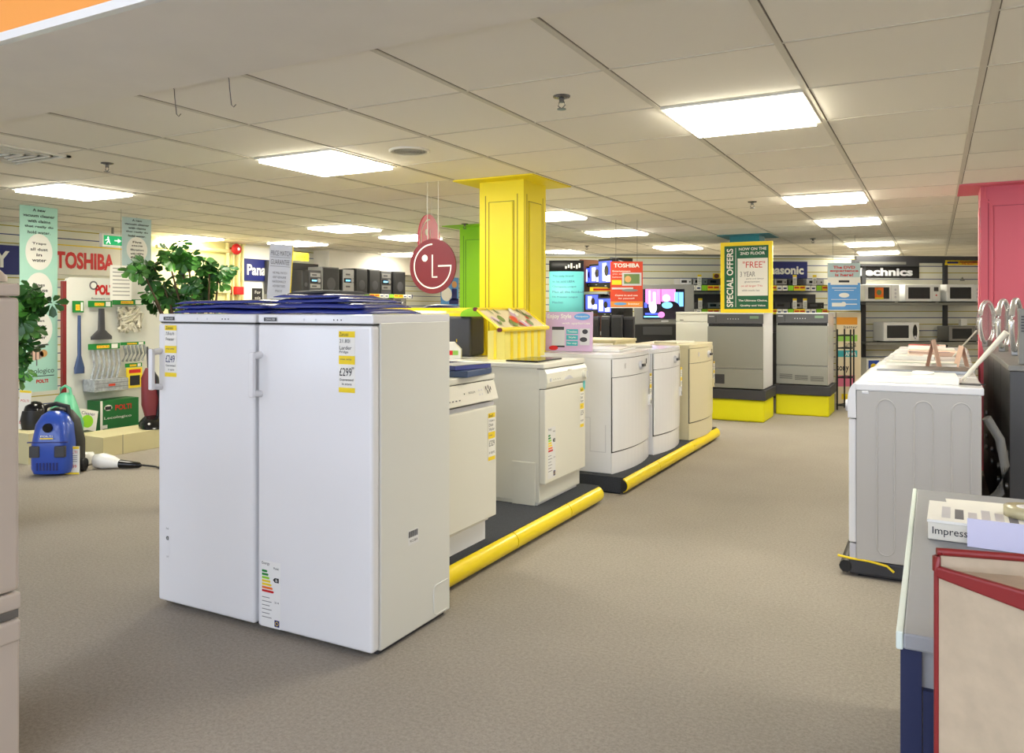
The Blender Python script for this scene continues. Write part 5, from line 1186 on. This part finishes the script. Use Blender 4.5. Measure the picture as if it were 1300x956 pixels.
# tv tower with angled televisions
x, y = at(757, 9.7)
t = thing('television_rack', 'brown and black rack holding small televisions at an angle', 'rack', (x, y, 0), YAW-.9)
mb = MB(); mb.box(-.28,.28,-.02,.35,.0,.04,'black'); mb.box(-.28,-.25,-.02,.35,0,1.93,'wood_brown'); mb.box(.25,.28,-.02,.35,0,1.93,'black'); P(mb,'frame',t)
for zz in (.55, 1.02, 1.52): mb = MB(); mb.box(-.25,.25,-.06,.35,zz-.03,zz,'silver_white'); P(mb,'shelf',t)
def tv(name, label, x, y, zb, rz, w, h, dd, scr, body='charcoal', image=None):
    t = thing(name, label, 'television', (x, y, zb), rz)
    mb = MB(); mb.box(-w/2, w/2, 0, .08, 0, h, body); P(mb, 'bezel', t, .012, 3)
    mb = MB(); mb.loft([(.08,0,h/2,w/2-.01,h/2-.01,6),(.2,0,h/2,w*.42,h*.42,5),(dd,0,h/2,w*.25,h*.28,4)], 'black', 28, 'y'); P(mb, 'back_shell', t)
    mb = MB(); sw, sh = (w*.86, h*.74) if w < .5 else (w*.70, h*.74); z0 = h*.18 if w < .5 else h*.14
    if w > .5: mb.M = Matrix.Translation((-w*.02,0,0))
    mb.rect(-sw/2, sw/2, z0, z0+sh, -.004, 'screen_dark')
    prints(mb, sw, sh, image or [('r',.05,.05,.95,.95,scr,1),('o',.5,.5,.2,.3,'screen_dark',2),('o',.4,.35,.12,.15,'screen_white',3)], -.005, z0, .0015); P(mb, 'screen', t)
    mb = MB(); mb.rect(-w*.06, w*.06, h*.07, h*.10, -.0015, 'silver_white'); mb.disc(w*.38, h*.08, .006, .006, -.0015, 'silver_white'); P(mb, 'controls', t)
    return t
TG = 'small televisions on the angled rack'
img = lambda m, k: [('r',.02,.02,.98,.98,m,1),('r',.1+.1*k,.1,.4+.1*k,.9,'screen_white',2),('o',.6,.45,.16,.25,'screen_dark',3),('r',.55,.65,.9,.95,'screen_white',2)]
for (px, py0, py1, z, zz, lb, k) in ((748,338,364,9.9,1.0,'upper left small television with a pale blue picture on the rack',0),(757,335,364,9.75,1.0,'upper middle small television showing a blue white picture',1),(769,328,366,9.4,1.0,'topmost and largest television of the rack, tilted picture',2),(752,372,398,9.7,1.0,'lower left small television showing a blue screen',1),(768,377,401,9.4,1.0,'lower right small television of the rack with pale screen',0)):
    x, y = at(px, z); zb = hz(py1, z); h = hz(py0, z)-zb
    tv('small_television', lb, x, y, zb, YAW-1.02, .30, h, .22, 'screen_blue', 'black', img('screen_blue', k))
mb = MB(); c = at(763, 9.35); mb.box(-.14,.14,0,.01,0,.05,'yel_print'); mb.rect(-.10,.12,.012,.035,-.002,'red'); o = mb.build('shelf_label'); place(o, (c[0], c[1], hz(370,9.35)), YAW+.3); tag(o, 'yellow and red price strip on the television rack', 'label')
# black speakers below
for (px0, px1, py0, py1, z, lb) in ((776,790,400,427,9.0,'black boxy speaker below the orange red poster, left'),(791,805,402,427,9.1,'black boxy speaker below the orange red poster, right'),(748,760,402,430,9.0,'tall black speaker below the small televisions, left'),(763,774,402,430,9.0,'tall black speaker below the small televisions, right')):
    c, w, rz, zz = span(px0, px1, 'c', z); t = thing('floor_speaker', lb, 'speaker', (c[0], c[1], 0), rz-.2); h = hz(py0, z)
    mb = MB(); mb.box(-w/2,w/2,0,.22,0,h,'charcoal'); P(mb,'cabinet',t,.008); mb = MB(); mb.box(-w*.42,w*.42,-.01,0,.05,h-.03,'black'); P(mb,'grille',t,.004)
# orange red poster
o, *_ = board('promotion_poster', 'orange red TOSHIBA poster with a television picture, hanging in the television area', 'poster', 775, 816, 332, 391, 'c', 8.85, 'poster_red', [
 ('t','TOSHIBA',.10,.04,.90,.13,'paper',.03,1),('t','Entertainment',.06,.19,.62,.225,'paper',.02,1),('t','you can',.06,.26,.40,.29,'paper',0,1),('t','believe in',.06,.32,.45,.35,'paper',0,1),('r',.04,.40,.34,.50,'yel_print',1),
 ('r',.36,.24,.96,.52,'silver_white',1),('r',.42,.27,.90,.48,'photo_green',2),('o',.54,.38,.10,.07,'photo_skin',3),('r',.04,.56,.70,.60,'silver_white',1),('o',.6,.62,.25,.03,'grey_metal',2),
 ('t','Come in and see',.14,.71,.84,.745,'paper',.02,1),('t','for yourself!',.24,.78,.74,.815,'paper',.02,1),('r',.0,.86,1,.97,'poster_orange',1),('o',.30,.91,.20,.03,'sky_blue',2),('t','better',.55,.89,.9,.93,'paper',.02,2),('r',0,.98,1,1,'paper',2)], .012)
for q in (-.12, .12): mb = MB(); mb.tube([(q,.006,.50),(q,.006,CEIL-o.location.z)], .002, 'wire', 5); P(mb,'wire',o)
# big television
c, w, rz, z = span(806, 882, 'c', 10.7); zt, zb = hz(361, z), hz(412, z)
img2 = [('r',.0,.0,1,1,'screen_dark',1),('r',.06,.0,.42,.50,'screen_pink',2),('r',.14,.05,.18,.62,'screen_white',3),('r',.24,.10,.30,.55,'screen_white',3),('r',.34,.0,.37,.5,'lilac_board',3),('r',.44,0,.78,.42,'screen_pink',2),('r',.76,.10,.97,.58,'screen_cyan',3),('r',.84,.10,.86,.58,'screen_blue',4),('r',.03,.45,.10,.62,'screen_blue',3),
 ('o',.24,.62,.09,.20,'screen_white',4),('o',.56,.30,.09,.12,'screen_white',4),('o',.66,.60,.22,.20,'screen_dark',5),('o',.58,.54,.13,.11,'screen_cyan',6),('r',.05,.80,.36,.86,'screen_blue',5),('r',.02,.90,.40,.95,'screen_cyan',5),('o',.44,.86,.08,.10,'screen_pink',6),('r',.60,.78,.95,.98,'screen_dark',5)]
x, y = c; t = tv('television', 'large grey television showing a pink and blue picture, left of the cream fridge', x, y, zb, rz+.05, w, zt-zb, .45, 'screen_pink', 'machine_grey', img2)
mb = MB(); mb.box(-.48,.48,0,.45,0,zb-.001,'black'); mb.box(-.30,.1,-.005,0,zb-.14,zb-.03,'machine_dark'); o = mb.build('television_cabinet', None, .006); place(o, (x-.0, y, 0), rz+.05); tag(o, 'black cabinet under the large television', 'cabinet')

# ================================================================== SHELVES AGAINST THE PARTITION
def pspan(px0, px1, off):
    a = part_pt(px0, off); b = part_pt(px1, off); return ((a[0]+b[0])/2, (a[1]+b[1])/2), math.hypot(a[0]-b[0], a[1]-b[1]), dep((a[0]+b[0])/2, (a[1]+b[1])/2)
c, w, z = pspan(874, 1052, .45)
zs = [hz(362, z)-.0, hz(392, z)]
t = thing('wall_shelving', 'black shelving with labelled shelf edges behind the dryers', 'shelving', (c[0], c[1], 0), PR)
mb = MB(); mb.box(-w/2, w/2, .02, .43, .0, .95, 'black'); P(mb,'lower_cabinet',t)
for zz in zs:
    mb = MB(); mb.box(-w/2, w/2, 0, .43, zz-.025, zz, 'black'); s = P(mb,'shelf',t)
    mb = MB(); mb.box(-w/2, w/2, -.01, -.001, zz-.085, zz-.0, 'charcoal'); edge_strip(mb, -w/2+.02, w/2-.02, zz-.08, zz-.005, -.013, 24); P(mb,'label_rail',s)
mb = MB(); mb.box(-w/2,w/2,.40,.44,.95,zs[1]+.22,'charcoal'); P(mb,'back_panel',t)
G2 = 'disc players on the shelves behind the dryers'
def player(px0, px1, row, m, label, hh=.09, tagcard=False):
    c, w, z = pspan(px0, px1, .43); t = thing('disc_player', label, 'player', (c[0], c[1], zs[row]+.001), PR, None)
    mb = MB(); mb.box(-w/2,w/2,0,.28,.006,hh,m); mb.box(-w/2+.03,w/2-.03,.03,.25,0,.007,'black'); P(mb,'case',t,.004)
    mb = MB(); mb.rect(-w*.35,w*.1,hh*.35,hh*.75,-.0015,'black_gloss' if m != 'black' else 'badge_dark'); mb.disc(w*.35,hh*.5,.012,.012,-.0015,'charcoal'); P(mb,'fascia',t)
    return t
for a in ((863,878,0,'silver_white','pale player at the left end of the upper shelf'),(880,898,0,'steel','silver player on the upper shelf left of the special offers board'),(899,916,0,'charcoal','dark player on the upper shelf touching the special offers board'),(984,999,0,'steel','silver player on the upper shelf right of the special offers board'),(1001,1020,0,'charcoal','dark player in the middle of the upper shelf'),(1024,1046,0,'silver_white','pale player at the right end of the upper shelf'),
          (884,898,1,'charcoal','dark player on the lower shelf, left end'),(899,916,1,'steel','silver player on the lower shelf beside the special offers board'),(984,1003,1,'charcoal','dark player on the lower shelf right of the special offers board'),(1005,1022,1,'steel','silver player on the lower shelf, middle'),(1025,1046,1,'black','black player on the lower shelf, right end')): player(*a[:3], a[3], a[4])
for (px, row, lb) in ((888,0,'white ticket standing on the upper shelf at left'),(889,1,'white ticket standing on the lower shelf at left'),(1009,0,'white ticket standing on the upper shelf, middle'),(1034,0,'white ticket standing on the upper shelf at right'),(1009,1,'white ticket standing on the lower shelf, middle'),(1022,1,'tall white ticket standing on the lower shelf at right')):
    p = part_pt(px, .455); mb = MB(); mb.box(-.03,.03,0,.002,0,.15,'paper'); mb.rect(-.03,.03,.12,.15,-.001,'yel_print')
    for i in range(4): mb.rect(-.02,.02,.02+.022*i,.028+.022*i,-.001,'ink_soft')
    o = mb.build('price_ticket'); place(o, (p[0], p[1], zs[row]+.001), PR); tag(o, lb, 'ticket', None)
def psign(name, label, cat, px0, px1, py0, py1, off, m, items, thick=.03):
    c, w, z = pspan(px0, px1, off); zt, zb = hz(py0, z), hz(py1, z); h = zt-zb
    mb = MB(); mb.box(-w/2,w/2,0,thick,0,h,m); prints(mb, w, h, items, -.001, 0, .002); o = mb.build(name); place(o, (c[0],c[1],zb), PR); return tag(o, label, cat)
psign('wall_sign','blue Panasonic sign on the back slatwall, partly behind the special offers board','sign',955,1025,332,353,.04,'navy',[('t','Panasonic',.12,.25,.93,.78,'paper',.04,1)])
psign('wall_sign','black Technics sign with grey lettering above the microwaves','sign',1082,1167,338,353,.04,'black',[('t','Technics',.04,.14,.90,.82,'silver_white',.04,1)])
psign('sign_canopy','dark glossy canopy strip over the black lettered sign','canopy',1082,1167,330,338,.08,'charcoal',[('r',.1,.3,.8,.7,'grey_metal',1)])
psign('shelf_header','yellow and red promotion strip high on the slatwall beside the pink column','sign',1200,1246,330.5,336.5,.06,'yel_print',[('r',.05,.3,.35,.7,'navy',1),('t','Guaranteed',.4,.15,.95,.5,'red',.02,1),('t','0% finance',.45,.6,.9,.9,'red',.02,1)])
psign('poster_disc','small round picture sticker on the slatwall left of the special offers board','sticker',905,914,347,354,.03,'yel_print',[('o',.5,.5,.35,.4,'wood_brown',1)],.004)
for px, lb in ((1097,'left black upright rail of the microwave wall'),(1201,'right black upright rail of the microwave wall')):
    p = part_pt(px, .05); mb = MB(); mb.box(-.03,.03,0,.045,0,2.09,'charcoal'); o = mb.build('upright_rail'); place(o, (p[0],p[1],0), PR); tag(o, lb, 'rail', None)
c, w, z = pspan(1099, 1244, .40)
for (py, lb) in ((384,'upper grey shelf carrying three white microwaves'),(434.5,'lower grey shelf carrying a white and a grey microwave')):
    mb = MB(); zz = hz(py, z); mb.box(-w/2,w/2,0,.38,-.03,0,'charcoal'); mb.box(-w/2,w/2,-.004,0,-.04,0.0,'grey_metal'); o = mb.build('wall_shelf'); place(o, (c[0],c[1],zz), PR); tag(o, lb, 'shelf')
def microwave(px0, px1, py0, py1, label, style, body='white_gloss'):
    c, w, z = pspan(px0, px1, .36); zs_ = hz(384 if py1 < 400 else 434.5, dep(*part_pt((px0+px1)/2, .40))); h = hz(py0, z)-zs_-.001
    t = thing('microwave_oven', label, 'microwave', (c[0],c[1],zs_+.001), PR)
    mb = MB(); mb.box(-w/2,w/2,.02,.29,.012,h,body); mb.box(-w/2+.04,w/2-.04,.05,.26,0,.014,'charcoal'); P(mb,'case',t,.01)
    mb = MB(); mb.box(-w/2,w*.26,0,.02,.014,h-.002,body); dr = P(mb,'door',t,.006)
    mb = MB(); mb.box(-w/2+.05,w*.20,-.004,.0,h*.20,h*.84,'glass_dark'); 
    if style == 0: mb.rect(-w*.22,w*.03,h*.22,h*.82,-.006,'orange'); mb.disc(-w*.1,h*.55,w*.07,h*.15,-.008,'photo_green'); mb.rect(-w*.22,w*.03,h*.18,h*.28,-.009,'yel_print')
    P(mb,'window',dr)
    mb = MB(); mb.box(w*.265,w/2,0,.02,.014,h-.002,body); cp = P(mb,'control_panel',t,.006)
    mb = MB()
    if style == 2: mb.disc(w*.38,h*.52,w*.065,h*.36,-.003,'black_gloss'); mb.disc(w*.38,h*.25,.02,.02,-.005,'silver_white')
    elif style == 1: mb.rect(w*.31,w*.44,h*.62,h*.85,-.003,'badge_dark'); mb.disc(w*.38,h*.4,.012,.012,-.003,'red')
    else:
        for i in range(3): mb.disc(w*.38,h*(.3+.2*i),.018,.018,-.003,'silver_white')
    P(mb,'buttons',cp); return t
microwave(1098,1142,361,383,'white microwave with a colourful food picture on its door, upper shelf left',0)
microwave(1149,1194,361,383,'white microwave in the middle of the upper shelf',1)
microwave(1202,1246,361,383,'white microwave on the upper shelf beside the pink column',3)
microwave(1122,1167,409,433,'white microwave with black oval control panel on the lower shelf',2)
microwave(1205,1246,414,433,'grey microwave on the lower shelf beside the pink column',1,'steel')
p = part_pt(1224, .30); mb = MB(); mb.box(-.05,.05,0,.06,0,.10,'paper'); o = mb.build('small_carton',None,.003); place(o,(p[0],p[1],hz(413.5,dep(*p))),PR); tag(o,'small white cube carton on top of the grey microwave','carton')
p = part_pt(1222, .06); mb = MB(); mb.add([(-.04,0,0),(.04,0,0),(0,0,.06),(-.04,.01,0),(.04,.01,0),(0,.01,.06)],[(0,1,2),(5,4,3),(0,2,5,3),(1,4,5,2),(0,3,4,1)],'grey_metal'); o = mb.build('wall_bracket'); place(o,(p[0],p[1],hz(356.5,dep(*p))),PR); tag(o,'small triangular bracket on the slatwall above the rightmost microwave','bracket')
# lower white/violet box under microwaves
c, w, z = pspan(1100,1130,.35); t = thing('boxed_appliance','boxed appliance with purple and yellow print below the microwave shelf','box',(c[0],c[1],0),PR); mb = MB(); mb.box(-w/2,w/2,0,.27,0,hz(455,z),'paper'); P(mb,'carton',t)
mb = MB(); h = hz(455,z); mb.rect(-w/2+.03,-w/2+.2,h-.20,h-.03,-.002,'blue'); mb.disc(-w/2+.11,h-.12,.045,.045,-.004,'yel_print'); mb.rect(-w/2+.02,w/2-.02,h-.5,h-.22,-.002,'black'); P(mb,'print',t)
# DVD poster
o, *_ = board('promotion_poster', 'blue and white poster reading The DVD experience is here! right of the dryers', 'poster', 1051, 1092, 334, 394, 'c', 10.7, 'paper', [
 ('r',0,0,1,.30,'aqua_pale',0),('r',0,.5,1,.62,'aqua_pale',0),('r',0,.42,1,.99,'sky_blue',1),('t','The DVD',.16,.06,.84,.12,'red',.03,2),('t','experience',.06,.14,.94,.20,'red',.03,2),('t','is here!',.22,.22,.78,.28,'red',.03,2),('r',.08,.34,.92,.46,'paper',2),('r',.33,.365,.66,.41,'ink',3),
 ('r',.12,.52,.88,.535,'paper',2),('r',.2,.57,.8,.58,'paper',2),('o',.5,.68,.16,.05,'paper',2),('r',.1,.765,.9,.775,'paper',2),('r',.12,.84,.46,.92,'paper',2),('o',.48,.87,.08,.05,'paper',3),('r',.56,.86,.9,.88,'paper',2)], .012)
for q in (-.15, .15): mb = MB(); mb.tube([(q,.006,(394-334)*.0107-.01),(q,.006,CEIL-o.location.z)], .002, 'wire', 5); P(mb,'wire',o)
# cream labelled board
o, *_ = board('brand_board', 'tall cream board with orange, green and teal name labels behind the wire rack', 'sign', 1062, 1093, 397, 514, 'c', 10.9, 'cream_board', [
 ('r',0,.05,.85,.13,'label_orange',1),('t','batter',.3,.14,.85,.17,'ink',0,1),('r',0,.24,.85,.31,'label_green',1),('t','camera',.3,.33,.8,.37,'ink',0,1),('r',0,.41,.85,.48,'label_teal',1),('t','AIWA',.35,.425,.8,.47,'paper',.02,2),('t','sony',.0,.58,.5,.65,'ink',.02,1),('r',.05,.68,.75,.80,'label_pink',1),('r',.2,.88,.6,.94,'yel_print',1)], .03)
# wire rack
x, y = at(1074, 10.2); t = thing('wire_rack', 'black wire display rack standing right of the dryers', 'rack', (x, y, 0), YAW-.5); hh = hz(418, 10.2)
for (a, b) in ((-.10,-.05),(.06,-.05),(-.04,.22),(.08,.14)): mb = MB(); mb.tube([(a,b,0),(a,b,hh)], .011, 'black', 6); P(mb,'upright',t)
for z in (.06,.42,.80,hh-.08): mb = MB(); mb.tube([(-.10,-.05,z),(.06,-.05,z),(.08,.14,z),(-.04,.22,z)], .008, 'black', 5, True); mb.tube([(-.1,-.05,z),(-.04,.12,z)], .005,'black',5); mb.tube([(0,-.05,z),(.06,.12,z)], .005,'black',5); P(mb,'tier',t)

# ================================================================== CAMERA, WORLD, LIGHT
cam = bpy.data.objects.new('camera', bpy.data.cameras.new('camera')); COL.objects.link(cam)
cam.location = (0, 0, EYE); cam.rotation_euler = (PI/2, 0, YAW)
cam.data.sensor_width = 36; cam.data.sensor_fit = 'HORIZONTAL'; cam.data.lens = 36*F/1300; cam.data.shift_y = -(478-HY)/1300
cam.data.clip_start = .05; cam.data.clip_end = 100
SC.camera = cam
wd = bpy.data.worlds.new('world'); SC.world = wd; wd.use_nodes = True
bg = wd.node_tree.nodes['Background']; bg.inputs[0].default_value = (.75,.85,1,1); bg.inputs[1].default_value = 2.5
SC.view_settings.view_transform = 'Standard'; SC.view_settings.look = 'None'; SC.view_settings.gamma = 1; SC.view_settings.use_curve_mapping = False
SC.view_settings.exposure = 0.78
